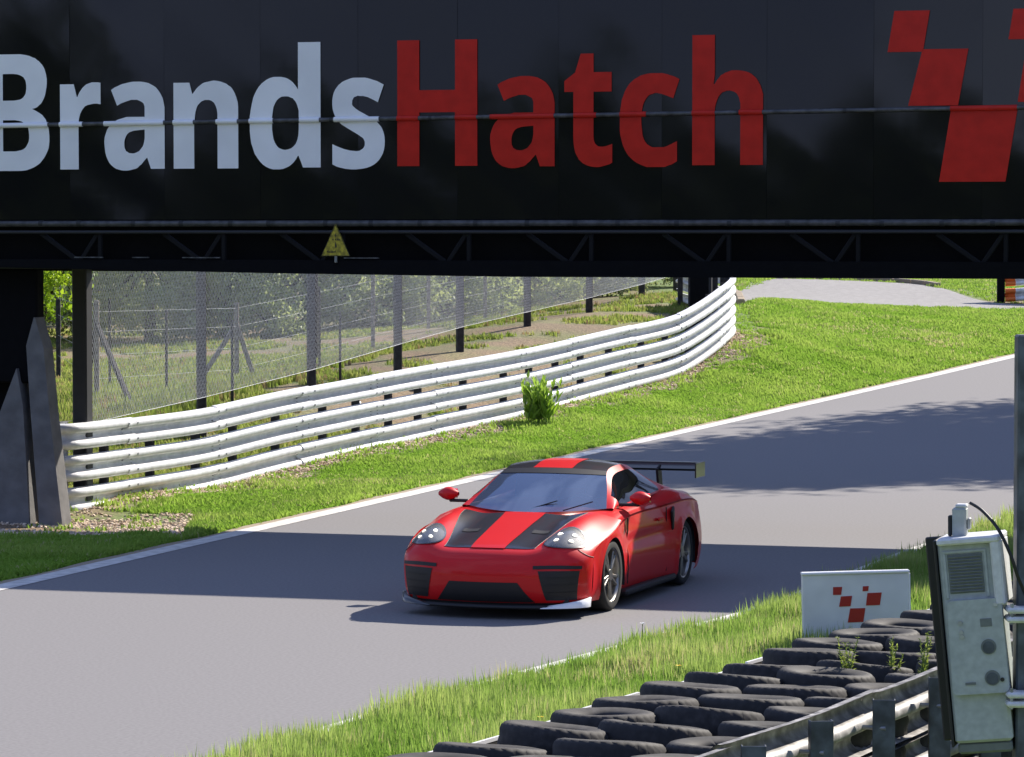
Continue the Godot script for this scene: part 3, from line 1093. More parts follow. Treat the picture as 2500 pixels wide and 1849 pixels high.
func tree(called: String, label: String, category: String, x: float, z: float, h: float, crowns: Array, leaves: int, size: float, c0: Color, c1: Color, group: String, sd: int) -> Node3D:
	# crowns: [dx, y, dz, rx, ry, rz] ellipsoids relative to the foot
	var r := RandomNumberGenerator.new()
	r.seed = sd
	var t := thing(called, label, category, at(x, z), 0.0, group)
	var st := st_new()
	var girth := h * 0.022 + 0.03
	var pts := PackedVector3Array()
	var rad := PackedFloat32Array()
	for k in 7:
		var f := k / 6.0
		pts.append(Vector3(sin(f * 3.0 + sd) * 0.03 * h * f, f * h * 0.85 - 0.1, cos(f * 2.3 + sd) * 0.03 * h * f))
		rad.append(girth * (1.0 - 0.8 * f) + (0.4 * girth if k == 0 else 0.0))
	tube(st, pts, rad, 8)
	for k in 9:
		var c = crowns[k % crowns.size()]
		var f := r.randf_range(0.25, 0.8)
		var a: Vector3 = pts[int(f * 6.0)]
		var e := Vector3(c[0] + r.randf_range(-0.7, 0.7) * c[3], c[1] + r.randf_range(-0.5, 0.6) * c[4], c[2] + r.randf_range(-0.7, 0.7) * c[5])
		var mid := a.lerp(e, 0.5) + Vector3(0, -0.06 * h, 0)
		tube(st, PackedVector3Array([a, mid, e]), PackedFloat32Array([girth * 0.45, girth * 0.3, 0.012]), 6)
	put("trunk", done(st), M.bark, t)
	var xf := []
	var cols := PackedColorArray()
	var total := 0.0
	for c in crowns: total += c[3] * c[4] * c[5]
	for c in crowns:
		var share := int(leaves * c[3] * c[4] * c[5] / total)
		var clumps := []
		for k in maxi(12, share / 55):
			var d := Vector3(r.randfn(), r.randfn(), r.randfn()).normalized() * pow(r.randf(), 0.4)
			clumps.append([Vector3(c[0] + d.x * c[3], c[1] + d.y * c[4], c[2] + d.z * c[5]), r.randf()])
		var spread: float = pow(c[3] * c[4] * c[5], 1.0 / 3.0) * 0.15
		for k in share:
			var cl = clumps[r.randi() % clumps.size()]
			var p: Vector3 = cl[0] + Vector3(r.randfn(), r.randfn() * 0.7, r.randfn()) * spread
			if p.y < 0.03: continue
			var s := r.randf_range(0.6, 1.3)
			xf.append(Transform3D(Basis.from_euler(Vector3(r.randf_range(-2.6, 0.6), r.randf() * TAU, r.randf_range(-0.7, 0.7))).scaled(Vector3.ONE * s), p))
			cols.append(c0.lerp(c1, clampf(cl[1] * 0.7 + r.randf() * 0.4 - 0.05, 0, 1)))
	multi("crown", leaf_mesh(size, size * 0.3), M.leaf, xf, cols, t)
	return t


func trees() -> void:
	var g := "bushes and trees behind the field fence"
	# bright young tree at the left edge, between pier and column
	tree("tree", "bright green leafy tree between the concrete pier and the dark column", "tree", -9.35, 66, 7, [[0, 3.2, 0, 1.3, 2.3, 1.3], [0.55, 1.7, 0.2, 0.75, 1.3, 0.9], [-0.8, 5, 0, 1.4, 1.8, 1.4]], 20000, 0.11, Color(0.16, 0.3, 0.02), Color(0.4, 0.55, 0.06), "", 41)
	# hedge of bushes
	var spots := [[-11.5, 71, 3.6], [-7.6, 73.5, 4.2], [-5.9, 72.5, 3.8], [-4.3, 74, 4.4], [-2.9, 75.5, 3.9], [-1.5, 77, 4.3], [-0.1, 79, 4.0], [1.2, 82, 4.2], [2.7, 86, 3.8], [-9.2, 75, 4.4]]
	var words := ["dark rounded bush behind the pier at the far left", "grey green bush just right of the dark column", "olive bush behind the leftmost braced post", "tall grey green bush left of the second dark fence post", "bush behind the braced pale post pair", "bush behind the third dark fence post", "dense bush between the third and fourth dark fence posts", "shaded bush where the fence runs off to the right", "dark bush at the right end of the fence", "dark bush behind the bright young tree"]
	for k in spots.size():
		var s = spots[k]
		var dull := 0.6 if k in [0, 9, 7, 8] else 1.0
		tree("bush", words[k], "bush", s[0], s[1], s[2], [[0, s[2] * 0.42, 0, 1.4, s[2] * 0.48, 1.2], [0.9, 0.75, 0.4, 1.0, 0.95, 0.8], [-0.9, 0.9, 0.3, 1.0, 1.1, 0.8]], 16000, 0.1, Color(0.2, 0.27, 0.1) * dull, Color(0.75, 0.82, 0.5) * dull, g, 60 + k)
	# taller trees behind the bushes
	var tall := [[-15, 82, 9], [-10.5, 84, 9], [-6.5, 88, 9.5], [-2, 92, 9], [2.2, 97, 9.5], [-20, 74, 10]]
	var tw := ["tall tree standing behind the bright young tree", "tall tree behind the bushes near the dark column", "tall tree behind the bushes at the braced posts", "tall tree behind the middle of the chain link fence", "tall tree at the top of the brown slope", "tall tree beyond the left end of the bridge"]
	for k in tall.size():
		var s = tall[k]
		tree("tree", tw[k], "tree", s[0], s[1], s[2], [[0, s[2] * 0.6, 0, 2.9, s[2] * 0.38, 2.9], [1.5, s[2] * 0.34, 0.8, 1.8, 2.0, 1.8], [-1.4, s[2] * 0.25, 0.6, 1.9, 2.2, 1.8]], 9000, 0.2, Color(0.04, 0.07, 0.02), Color(0.12, 0.17, 0.05), "", 80 + k)
	# trees right of the track, outside the frame: their shade lies across the asphalt
	tree("tree", "round tree right of the track that shades the asphalt, the nearer one", "tree", 15.6, 60.9, 15, [[-0.3, 12.0, 0, 3.6, 3.0, 3.6], [1.6, 9.5, 1.5, 2.6, 2.4, 2.6]], 26000, 0.3, Color(0.06, 0.1, 0.02), Color(0.13, 0.19, 0.04), "", 91)
	tree("tree", "broad tree right of the track that shades the asphalt, the farther one", "tree", 21.7, 64.7, 18, [[0, 13.5, 0, 5.0, 4.2, 4.6], [-2.5, 12.5, -2.0, 3.5, 3.4, 3.4]], 36000, 0.3, Color(0.06, 0.1, 0.02), Color(0.13, 0.19, 0.04), "", 92)
	# trees along the right hand bank, outside the frame; the flank of the car mirrors them
	var right := [[15.5, 17.0, 8.0], [17.5, 24.0, 9.0], [18.5, 31.0, 8.0], [21.0, 38.0, 9.0], [24.0, 46.0, 9.5]]
	for k in right.size():
		var s = right[k]
		tree("tree", "tree on the right hand bank outside the picture, %s from the viewer" % ordinal(k), "tree", s[0], s[1], s[2], [[0, s[2] * 0.5, 0, 3.0, s[2] * 0.46, 3.4], [-0.5, s[2] * 0.25, 2.0, 2.4, s[2] * 0.26, 2.6]], 7000, 0.4, Color(0.03, 0.05, 0.015), Color(0.08, 0.11, 0.03), "trees on the right hand bank", 140 + k)
	# trees on the spectator bank behind the camera, mirrored in the banner
	var back := [[-56, -17, 10.4], [-50.5, -22, 7.0], [-47, -27, 6.4], [-43, -30, 8.2], [-39, -33, 6.2], [-35, -37, 7.6], [-31, -39, 6.0], [-26, -42, 7.4], [-22, -45, 5.8], [-62, -14, 9.0], [-18, -47, 7.0]]
	for k in back.size():
		var s = back[k]
		s[2] *= 1.15
		tree("tree", "tree mirrored in the dark banner, " + ["tallest, farthest left but one", "second from the tall one", "third from the tall one", "fourth from the tall one", "fifth from the tall one", "sixth from the tall one", "seventh from the tall one", "eighth from the tall one", "last but one on the right", "beyond the tall one on the left", "last on the right"][k], "tree", s[0], s[1], s[2], [[0, s[2] * 0.5, 0, 2.8, s[2] * 0.46, 2.8], [2.2, s[2] * 0.34, 0, 2.3, s[2] * 0.32, 2.3], [-2.2, s[2] * 0.32, 0, 2.3, s[2] * 0.32, 2.3]], 8000, 0.55, Color(0.03, 0.05, 0.015), Color(0.08, 0.11, 0.03), "trees mirrored in the banner", 110 + k)


# ---------------------------------------------------------------- the car

var car_rows := {}


func skin(x: float, v: float, lift := 0.0) -> Vector3:
	# nose, bonnet and front wings: v runs from the bumper's lower edge (0) to the windscreen (10)
	var zc: float = spline(car_rows.z, v)
	var yc: float = spline(car_rows.y, v)
	var W: float = spline(car_rows.w, v)
	var D: float = spline(car_rows.d, v)
	var bulge: float = spline(car_rows.b, v)
	var drop: float = spline(car_rows.drop, v)
	var s := clampf(x / W, -1, 1)
	var c := sqrt(maxf(0.0, 1.0 - s * s))
	var ax := absf(s * W)
	var crest := exp(-pow((ax - 0.66) / 0.17, 2.0)) * bulge
	var valley := -0.012 * exp(-pow((ax - 0.4) / 0.12, 2.0)) * smoothstep(4.5, 6.5, v)
	var p := Vector3(s * W, yc + crest + valley - drop * (1.0 - c), zc - D * (1.0 - pow(c, 0.9)))
	if lift != 0.0:
		var e := 0.01
		var a := skin(clampf(x + e, -W, W), v) - skin(clampf(x - e, -W, W), v)
		var b := skin(x, minf(v + 0.05, 10.0)) - skin(x, maxf(v - 0.05, 0.0))
		var n := a.cross(b).normalized()
		if n.z + n.y < 0: n = -n
		p += n * lift
	return p


func skin_patch(x0: Callable, x1: Callable, v0: float, v1: float, nx: int, nv: int, lift: float) -> ArrayMesh:
	var rows := []
	for i in nv + 1:
		var v := lerpf(v0, v1, float(i) / nv)
		var line := PackedVector3Array()
		for k in nx + 1:
			line.append(skin(lerpf(x0.call(v), x1.call(v), float(k) / nx), v, lift))
		rows.append(line)
	var st := st_new()
	grid(st, rows)
	return done(st)


func skin_disc(cx: float, cv: float, rx: float, rv: float, lift: float, dome := 0.0, inner := 0.0) -> ArrayMesh:
	var rows := []
	for i in 9:
		var f := lerpf(inner, 1.0, i / 8.0)
		var line := PackedVector3Array()
		for k in 29:
			var w := TAU * k / 28.0
			line.append(skin(cx + cos(w) * rx * f, cv + sin(w) * rv * f, lift + dome * (1.0 - f * f)))
		rows.append(line)
	var st := st_new()
	grid(st, rows)
	return done(st)


func car() -> void:
	var paint := mat(lin(0.6, 0.008, 0.01), 0.45)
	paint.metallic_specular = 0.3
	paint.clearcoat_enabled = true
	paint.clearcoat = 0.35
	paint.clearcoat_roughness = 0.09
	var carbon := mat(lin(0.018, 0.018, 0.02), 0.35)
	carbon.clearcoat_enabled = true
	carbon.clearcoat = 0.7
	carbon.clearcoat_roughness = 0.12
	var black := mat(lin(0.009, 0.009, 0.01), 0.55)
	var rubber := mat(lin(0.018, 0.018, 0.018), 0.8)
	var alloy := mat(lin(0.32, 0.3, 0.27), 0.3, 0.8)
	var chrome := mat(lin(0.85, 0.85, 0.85), 0.08, 1.0)
	var glass := mat(lin(0.18, 0.24, 0.36, 0.5), 0.04, 0.5)
	glass.transparency = BaseMaterial3D.TRANSPARENCY_ALPHA
	glass.metallic_specular = 0.7
	var side_glass := mat(lin(0.006, 0.007, 0.009), 0.04)
	var lens := mat(lin(0.8, 0.85, 0.9, 0.12), 0.02)
	lens.transparency = BaseMaterial3D.TRANSPARENCY_ALPHA
	var led := mat(lin(0.9, 0.9, 0.85), 0.2)
	led.emission_enabled = true
	led.emission = Color(1.0, 0.96, 0.86)
	led.emission_energy_multiplier = 1.4
	var red_lamp := mat(lin(0.3, 0.005, 0.008), 0.15)
	var c := thing("sports_car", "red sports car with black and red striped bonnet and tall rear wing", "car", Vector3(0.42, 0.004, -31.45), deg_to_rad(-18.5))
	c.scale = Vector3.ONE * 0.935
	car_rows = {
		"z": [2.20, 2.25, 2.27, 2.262, 2.225, 2.13, 1.96, 1.70, 1.40, 1.17, 1.0],
		"y": [0.13, 0.22, 0.34, 0.455, 0.55, 0.62, 0.668, 0.722, 0.785, 0.83, 0.868],
		"w": [0.87, 0.89, 0.90, 0.905, 0.905, 0.905, 0.91, 0.92, 0.925, 0.92, 0.905],
		"d": [0.44, 0.46, 0.47, 0.465, 0.455, 0.43, 0.35, 0.23, 0.13, 0.10, 0.12],
		"b": [0.0, 0.0, 0.0, 0.005, 0.02, 0.055, 0.085, 0.095, 0.09, 0.065, 0.035],
		"drop": [0.0, 0.0, 0.0, 0.01, 0.03, 0.05, 0.07, 0.085, 0.095, 0.09, 0.07]}
	# nose, bonnet and wings as one skin
	var rows := []
	for i in 81:
		var line := PackedVector3Array()
		for k in 65:
			var s := sin((k / 64.0 - 0.5) * PI)
			line.append(skin(s * (spline(car_rows.w, i / 8.0) as float), i / 8.0))
		rows.append(line)
	var st := st_new()
	grid(st, rows)
	# flanks, with the wheel arches cut out
	var cols := [[1.785, 0.55, 0.905, 0.0], [1.70, 0.61, 0.905, 0.0], [1.61, 0.65, 0.91, 0.0], [1.47, 0.685, 0.92, 0.0], [1.27, 0.72, 0.925, 0.0], [1.07, 0.752, 0.92, 0.0], [0.88, 0.80, 0.905, 0.01],
		[0.5, 0.83, 0.875, 0.03], [0.0, 0.84, 0.865, 0.045], [-0.45, 0.84, 0.875, 0.055], [-0.85, 0.85, 0.90, 0.065], [-1.23, 0.855, 0.91, 0.065], [-1.6, 0.83, 0.90, 0.06], [-1.95, 0.77, 0.85, 0.05], [-2.2, 0.68, 0.76, 0.04]]
	var arch := 0.352
	var axles := [1.22, -1.23]
	var NZ := 168
	var NY := 30
	var pane := []
	for i in NZ + 1:
		var a = i * (cols.size() - 1.0) / NZ
		var z: float = spline(cols.map(func(q): return q[0]), a)
		var yt: float = spline(cols.map(func(q): return q[1]), a)
		var wt: float = spline(cols.map(func(q): return q[2]), a)
		var bl: float = spline(cols.map(func(q): return q[3]), a)
		var line := []
		for k in NY + 1:
			var t := float(k) / NY
			var y := lerpf(yt, 0.13, t)
			var x := wt + bl * sin(minf(t * 1.6, 1.0) * PI * 0.5) - 0.05 * pow(t, 5.0) - 0.025 * exp(-pow((y - 0.58) / 0.07, 2.0)) * smoothstep(0.9, 0.3, z) * smoothstep(-1.0, -0.5, z)
			var p := Vector3(x, y, z)
			for ax in axles:
				var d := Vector2(z - ax, y - 0.325)
				if absf(d.length() - arch) < 0.02:
					d = d.normalized() * arch
					p.z = ax + d.x
					p.y = maxf(0.325 + d.y, 0.1)
				# flared lip
				p.x += 0.014 * exp(-pow((d.length() - arch - 0.02) / 0.05, 2.0))
			line.append(p)
		pane.append(line)
	for s in [-1.0, 1.0]:
		var m := Vector3(s, 1, 1)
		for i in NZ:
			for k in NY:
				var q := [pane[i][k], pane[i][k + 1], pane[i + 1][k + 1], pane[i + 1][k]]
				var mid: Vector3 = (q[0] + q[1] + q[2] + q[3]) * 0.25
				var cut := false
				for ax in axles:
					if Vector2(mid.z - ax, mid.y - 0.325).length() < arch: cut = true
				if not cut:
					quad(st, q[0] * m, q[1] * m, q[2] * m, q[3] * m)
		# shoulder from the flank's upper edge to the foot of the windows, and the rear deck
		var deck := []
		for i in range(66, NZ + 1):
			var p: Vector3 = pane[i][0]
			var inner := lerpf(0.735, 0.62, smoothstep(-0.9, -2.0, p.z))
			var yi := p.y + lerpf(0.055, 0.1, smoothstep(-0.4, -1.2, p.z))
			if p.z < -1.2: yi = lerpf(yi, 0.86, smoothstep(-1.2, -2.2, p.z))
			deck.append(PackedVector3Array([p * m, Vector3(lerpf(p.x, inner, 0.25), lerpf(p.y, yi, 0.55), p.z) * m, Vector3(lerpf(p.x, inner, 0.6), lerpf(p.y, yi, 0.9), p.z) * m, Vector3(inner, yi, p.z) * m, Vector3(0, yi + 0.02, p.z) * m]))
		grid(st, deck)
	# tail panel
	var tail := []
	for k in NY + 1:
		var p: Vector3 = pane[NZ][k]
		tail.append(PackedVector3Array([Vector3(-p.x, p.y, p.z), Vector3(-p.x * 0.8, p.y, p.z - 0.09), Vector3(0, p.y, p.z - 0.12), Vector3(p.x * 0.8, p.y, p.z - 0.09), p]))
	grid(st, tail)
	var body := put("body", done(st), paint, c)
	# floor and arch liners
	var fl := st_new()
	box(fl, Transform3D(Basis(), Vector3(0, 0.16, 0)), Vector3(1.5, 0.1, 4.1))
	for s in [-1.0, 1.0]:
		for ax in axles:
			var band := []
			for k in 25:
				var w := lerpf(-0.35, PI + 0.35, k / 24.0)
				var yy := maxf(0.325 + sin(w) * arch, 0.12)
				band.append(PackedVector3Array([Vector3(s * 0.93, yy, ax + cos(w) * arch), Vector3(s * 0.55, yy, ax + cos(w) * arch), Vector3(s * 0.55, 0.325, ax)]))
			grid(fl, band)
	put("underbody", done(fl), black, c)
	put("lower_lip", skin_patch(func(v): return -(spline(car_rows.w, v) as float) * 0.995, func(v): return (spline(car_rows.w, v) as float) * 0.995, 0.0, 0.3, 60, 2, 0.006), black, c)
	# bonnet panel in bare carbon with a red stripe
	var edge := func(v: float): return lerpf(0.43, 0.60, smoothstep(5.2, 9.9, v))
	put("bonnet", skin_patch(func(v): return -edge.call(v), edge, 5.15, 9.85, 30, 30, 0.004), carbon, c)
	put("bonnet_stripe", skin_patch(func(v): return -lerpf(0.16, 0.2, (v - 5.0) / 5.0), func(v): return lerpf(0.16, 0.2, (v - 5.0) / 5.0), 5.1, 9.9, 12, 30, 0.008), paint, c)
	for s in [-1.0, 1.0]:
		put("bonnet_duct", skin_patch(func(v): return s * 0.26, func(v): return s * 0.42, 7.2, 7.5, 6, 3, 0.009), black, c)
	# front openings, their vanes, the lip
	put("centre_intake", skin_patch(func(v): return -0.5 + 0.09 * v, func(v): return 0.5 - 0.09 * v, 0.35, 1.95, 20, 8, 0.005), black, c)
	for s in [-1.0, 1.0]:
		var o := put("side_intake", skin_patch(func(v): return s * lerpf(0.58, 0.5, v / 3.0), func(v): return s * lerpf(0.8, 0.84, v / 3.0), 0.55, 2.85, 10, 10, 0.005), black, c)
		for v in [1.2, 1.75, 2.3]:
			put("vane", skin_patch(func(_v): return s * 0.575, func(_v): return s * 0.81, v, v + 0.05, 10, 1, 0.012), black, o)
		put("bumper_slot", skin_patch(func(_v): return s * 0.46, func(_v): return s * 0.85, 3.0, 3.3, 10, 2, 0.008), chrome if false else black, c)
		var lamp := put("headlight", skin_disc(s * 0.665, 5.9, 0.17, 1.1, 0.006), black, c)
		put("bezel", skin_disc(s * 0.665, 5.9, 0.178, 1.16, 0.009, 0.0, 0.9), carbon, lamp)
		for q in [[-0.06, -0.34], [0.06, -0.34], [-0.06, 0.34], [0.06, 0.34]]:
			put("led_light", skin_disc(s * 0.665 + q[0], 5.9 + q[1], 0.021, 0.13, 0.012, 0.012), led, lamp)
		put("lamp_glass", skin_disc(s * 0.665, 5.9, 0.17, 1.1, 0.014, 0.014), lens, lamp)
		# canards and outer splitter ends
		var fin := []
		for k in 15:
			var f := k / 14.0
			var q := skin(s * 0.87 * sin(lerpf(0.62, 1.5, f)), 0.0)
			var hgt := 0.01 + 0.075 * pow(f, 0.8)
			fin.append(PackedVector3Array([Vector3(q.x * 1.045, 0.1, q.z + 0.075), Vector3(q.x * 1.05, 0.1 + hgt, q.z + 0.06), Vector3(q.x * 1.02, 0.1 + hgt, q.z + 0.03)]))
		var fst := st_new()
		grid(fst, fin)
		put("lit_shaded_splitter_end", done(fst), M.print_white if s > 0.0 else carbon, c)  # sunlight painted in: white on the lit side, carbon on the shaded side
	var sp := []
	for k in 33:
		var s := sin((k / 32.0 - 0.5) * PI)
		var p := skin(s * 0.87, 0.0)
		var out := Vector3(p.x * 1.03, 0, p.z + 0.07)
		sp.append(PackedVector3Array([Vector3(p.x * 0.9, 0.095, p.z - 0.15), Vector3(out.x, 0.095, out.z), Vector3(out.x, 0.12, out.z), Vector3(p.x * 0.9, 0.14, p.z - 0.1)]))
	var ss := st_new()
	grid(ss, sp)
	put("splitter", done(ss), black, c)
	# shut lines round the bonnet and between bumper and wings
	for s in [-1.0, 1.0]:
		var gap := st_new()
		var line := PackedVector3Array()
		for k in 25:
			var v := lerpf(5.15, 9.85, k / 24.0)
			line.append(skin(s * ((edge.call(v) as float) + 0.004), v, 0.001))
		tube(gap, line, PackedFloat32Array([0.004]), 4)
		put("shut_line", done(gap), black, c)
		gap = st_new()
		line = PackedVector3Array()
		for k in 13:
			line.append(skin(s * lerpf(0.80, 0.904, k / 12.0), lerpf(5.0, 4.3, k / 12.0), 0.001))
		tube(gap, line, PackedFloat32Array([0.004]), 4)
		put("shut_line", done(gap), black, c)
	# greenhouse
	var T := [Vector3(0.685, 0.895, 0.66), Vector3(0.60, 1.06, 0.36), Vector3(0.515, 1.205, 0.08), Vector3(0.515, 1.245, -0.25), Vector3(0.50, 1.215, -0.65), Vector3(0.485, 1.09, -1.1), Vector3(0.47, 0.955, -1.55)]
	var B := [Vector3(0.745, 0.875, 0.66), Vector3(0.745, 0.895, 0.36), Vector3(0.745, 0.90, 0.08), Vector3(0.745, 0.91, -0.25), Vector3(0.74, 0.925, -0.65), Vector3(0.72, 0.945, -1.1), Vector3(0.69, 0.93, -1.55)]
	var shell := st_new()
	for s in [-1.0, 1.0]:
		var m := Vector3(s, 1, 1)
		var rr := []
		for i in 37:
			var a: Vector3 = spline(T, i / 6.0)
			var d: Vector3 = spline(B, i / 6.0)
			var line := PackedVector3Array()
			for k in 9:
				var t := k / 8.0
				line.append((a.lerp(d, t) + Vector3(0.035 * sin(t * PI), 0.012 * sin(t * PI), 0)) * m)
			rr.append(line)
		grid(shell, rr)
		var gl := []
		for i in 25:
			var u := lerpf(0.75, 4.75, i / 24.0)
			var a: Vector3 = spline(T, u)
			var d: Vector3 = spline(B, u)
			var t0 := 0.16
			var t1 := 0.93
			if u > 4.0: t0 = lerpf(0.16, 0.75, (u - 4.0) / 0.75)
			var line := PackedVector3Array()
			for k in 7:
				var t := lerpf(t0, t1, k / 6.0)
				line.append((a.lerp(d, t) + Vector3(0.035 * sin(t * PI) + 0.005, 0.012 * sin(t * PI), 0)) * m)
			gl.append(line)
		var gs := st_new()
		grid(gs, gl)
		put("side_window", done(gs), side_glass, c)
	put("cabin_frame", done(shell), paint, c)
	# windscreen, roof, rear window as strips across the car
	var wl := []
	for i in 15:
		var f := i / 14.0
		var side: Vector3 = spline(T, f * 2.0)
		var line := PackedVector3Array()
		for k in 21:
			var s := k / 20.0 * 2.0 - 1.0
			var mid_z := lerpf(1.01, 0.2, f)
			var mid_y: float = lerpf(0.872, 1.235, f) + 0.02 * sin(f * PI)
			line.append(Vector3(side.x * s, lerpf(mid_y, side.y, s * s), lerpf(mid_z, side.z, s * s)))
		wl.append(line)
	var ws := st_new()
	grid(ws, wl)
	put("windscreen", done(ws), glass, c)
	var ban := []
	for i in [12, 13, 14]:
		var line := PackedVector3Array()
		for k in 21:
			line.append(wl[i][k] + Vector3(0, 0.003, 0.004))
		ban.append(line)
	var bs := st_new()
	grid(bs, ban)
	put("screen_header", done(bs), black, c)
	var roof := func(x0: float, x1: float, n: int, lift: float):
		var rr := []
		for i in 17:
			var f := i / 16.0
			var side: Vector3 = spline(T, 2.0 + f * 2.0)
			var my: float = spline([1.235, 1.272, 1.29, 1.287, 1.262], f * 4.0)
			var mz := lerpf(0.2, -0.62, f)
			var line := PackedVector3Array()
			for k in n + 1:
				var s: float = lerpf(x0, x1, float(k) / n)
				line.append(Vector3(side.x * s, lerpf(my, side.y, pow(absf(s), 2.4)) + lift, lerpf(mz, side.z, s * s)))
			rr.append(line)
		var rs := st_new()
		grid(rs, rr)
		return done(rs)
	put("roof", roof.call(-1.0, 1.0, 20, 0.0), carbon, c)
	put("roof_stripe", roof.call(-0.38, 0.38, 10, 0.004), paint, c)
	var rl := []
	for i in 13:
		var f := i / 12.0
		var side: Vector3 = spline(T, 4.0 + f * 2.0)
		var line := PackedVector3Array()
		for k in 15:
			var s := k / 14.0 * 2.0 - 1.0
			line.append(Vector3(side.x * s, lerpf(lerpf(1.262, 0.985, f) + 0.03 * sin(f * PI), side.y, s * s), lerpf(-0.62, -1.6, f) + (side.z - lerpf(-0.62, -1.6, f)) * s * s))
		rl.append(line)
	var rws := st_new()
	grid(rws, rl)
	put("rear_window", done(rws), side_glass, c)
	# cabin: dash, seats, wheel
	var ci := st_new()
	box(ci, Transform3D(Basis(), Vector3(0, 0.74, 0.62)), Vector3(1.3, 0.2, 0.4), 0.06)
	box(ci, Transform3D(Basis(), Vector3(0, 0.5, -0.4)), Vector3(1.35, 0.1, 1.6))
	box(ci, Transform3D(Basis(), Vector3(0, 0.8, -1.0)), Vector3(1.2, 0.5, 0.1))
	put("dashboard", done(ci), black, c)
	for s in [-1.0, 1.0]:
		var se := st_new()
		box(se, Transform3D(Basis.from_euler(Vector3(-0.25, 0, 0)), Vector3(s * 0.36, 0.83, -0.42)), Vector3(0.46, 0.62, 0.13), 0.05)
		box(se, Transform3D(Basis.from_euler(Vector3(-0.25, 0, 0)), Vector3(s * 0.36, 1.1, -0.5)), Vector3(0.26, 0.16, 0.1), 0.04)
		box(se, Transform3D(Basis(), Vector3(s * 0.36, 0.56, -0.1)), Vector3(0.48, 0.14, 0.5), 0.05)
		put("seat", done(se), rubber, c)
	var sw := st_new()
	var ring := PackedVector3Array()
	for k in 21:
		ring.append(Vector3(0.36 + 0.17 * cos(TAU * k / 20), 0.84 + 0.16 * sin(TAU * k / 20), 0.36 + 0.06 * sin(TAU * k / 20)))
	tube(sw, ring, PackedFloat32Array([0.016]), 6, false)
	put("steering_wheel", done(sw), black, c)
	# mirrors, door details, side ducts, sills
	for s in [-1.0, 1.0]:
		var mr := st_new()
		var rr := []
		for i in 9:
			var f := i / 8.0
			var rad := sin(clampf(f, 0.04, 0.96) * PI)
			var line := PackedVector3Array()
			for k in 13:
				var w := TAU * k / 12
				line.append(Vector3(s * lerpf(0.86, 1.06, f), 0.985 + cos(w) * 0.065 * pow(rad, 0.6), 0.46 + sin(w) * 0.075 * pow(rad, 0.6)))
			rr.append(line)
		grid(mr, rr)
		var mirror := put("door_mirror", done(mr), paint, c)
		var ar := st_new()
		box(ar, Transform3D(Basis(), Vector3(s * 0.85, 0.92, 0.46)), Vector3(0.2, 0.03, 0.06), 0.01)
		put("arm", done(ar), black, mirror)
		var gl2 := st_new()
		box(gl2, Transform3D(Basis(), Vector3(s * 0.965, 0.985, 0.386)), Vector3(0.14, 0.09, 0.008), 0.003)
		put("mirror_glass", done(gl2), chrome, mirror)
		var du := st_new()
		box(du, Transform3D(Basis.from_euler(Vector3(0.25, s * 0.2, 0)), Vector3(s * 0.925, 0.70, -0.78)), Vector3(0.03, 0.2, 0.16), 0.012)
		put("side_duct", done(du), black, c)
		var si := st_new()
		box(si, Transform3D(Basis(), Vector3(s * 0.90, 0.125, 0)), Vector3(0.1, 0.06, 1.7), 0.02)
		put("sill", done(si), black, c)
		var dl := st_new()
		for zz in [0.72, -0.58]:
			var pts := PackedVector3Array()
			for k in 11:
				var y := lerpf(0.82, 0.2, k / 10.0)
				pts.append(Vector3(s * (0.905 + (0.006 if zz > 0 else 0.01) - 0.03 * exp(-pow((y - 0.58) / 0.07, 2.0))), y, zz - 0.03 * sin(k / 10.0 * PI)))
			tube(dl, pts, PackedFloat32Array([0.006]), 5)
		put("door_gap", done(dl), black, c)
		put("door_handle", box_mesh(Vector3(0.03, 0.03, 0.16), 0.01), paint, c, Transform3D(Basis(), Vector3(s * 0.91, 0.72, -0.4)))
		put("tail_light", box_mesh(Vector3(0.34, 0.06, 0.06), 0.02), red_lamp, c, Transform3D(Basis(), Vector3(s * 0.6, 0.7, -2.27)))
		for k in 2:
			var wp := st_new()
			rod(wp, Vector3(s * 0.1 + (0.25 if k else -0.1), 0.89, 0.96), Vector3(s * 0.1 + (0.5 if k else 0.15), 0.97, 0.82), 0.006, 5)
			if s > 0: put("wiper", done(wp), black, c)
	# rear wing
	var wg := st_new()
	var foil := []
	for k in 11:
		var f := k / 10.0
		foil.append(PackedVector3Array([Vector3(-0.81, 1.125 + 0.03 * sin(f * PI) - 0.05 * (1.0 - f) + 0.02, -2.03 - 0.28 * f), Vector3(0.81, 1.125 + 0.03 * sin(f * PI) - 0.05 * (1.0 - f) + 0.02, -2.03 - 0.28 * f)]))
	grid(wg, foil)
	var foil2 := []
	for line in foil:
		foil2.append(PackedVector3Array([line[0] - Vector3(0, 0.02, 0), line[1] - Vector3(0, 0.02, 0)]))
	grid(wg, foil2)
	for s in [-1.0, 1.0]:
		box(wg, Transform3D(Basis(), Vector3(s * 0.815, 1.08, -2.17)), Vector3(0.015, 0.15, 0.34), 0.004)
	var wing := put("rear_wing", done(wg), carbon, c)
	for s in [-1.0, 1.0]:
		var stt := st_new()
		box(stt, Transform3D(Basis.from_euler(Vector3(0.25, 0, 0)), Vector3(s * 0.42, 0.96, -2.06)), Vector3(0.025, 0.32, 0.14), 0.006)
		put("wing_strut", done(stt), black, wing)
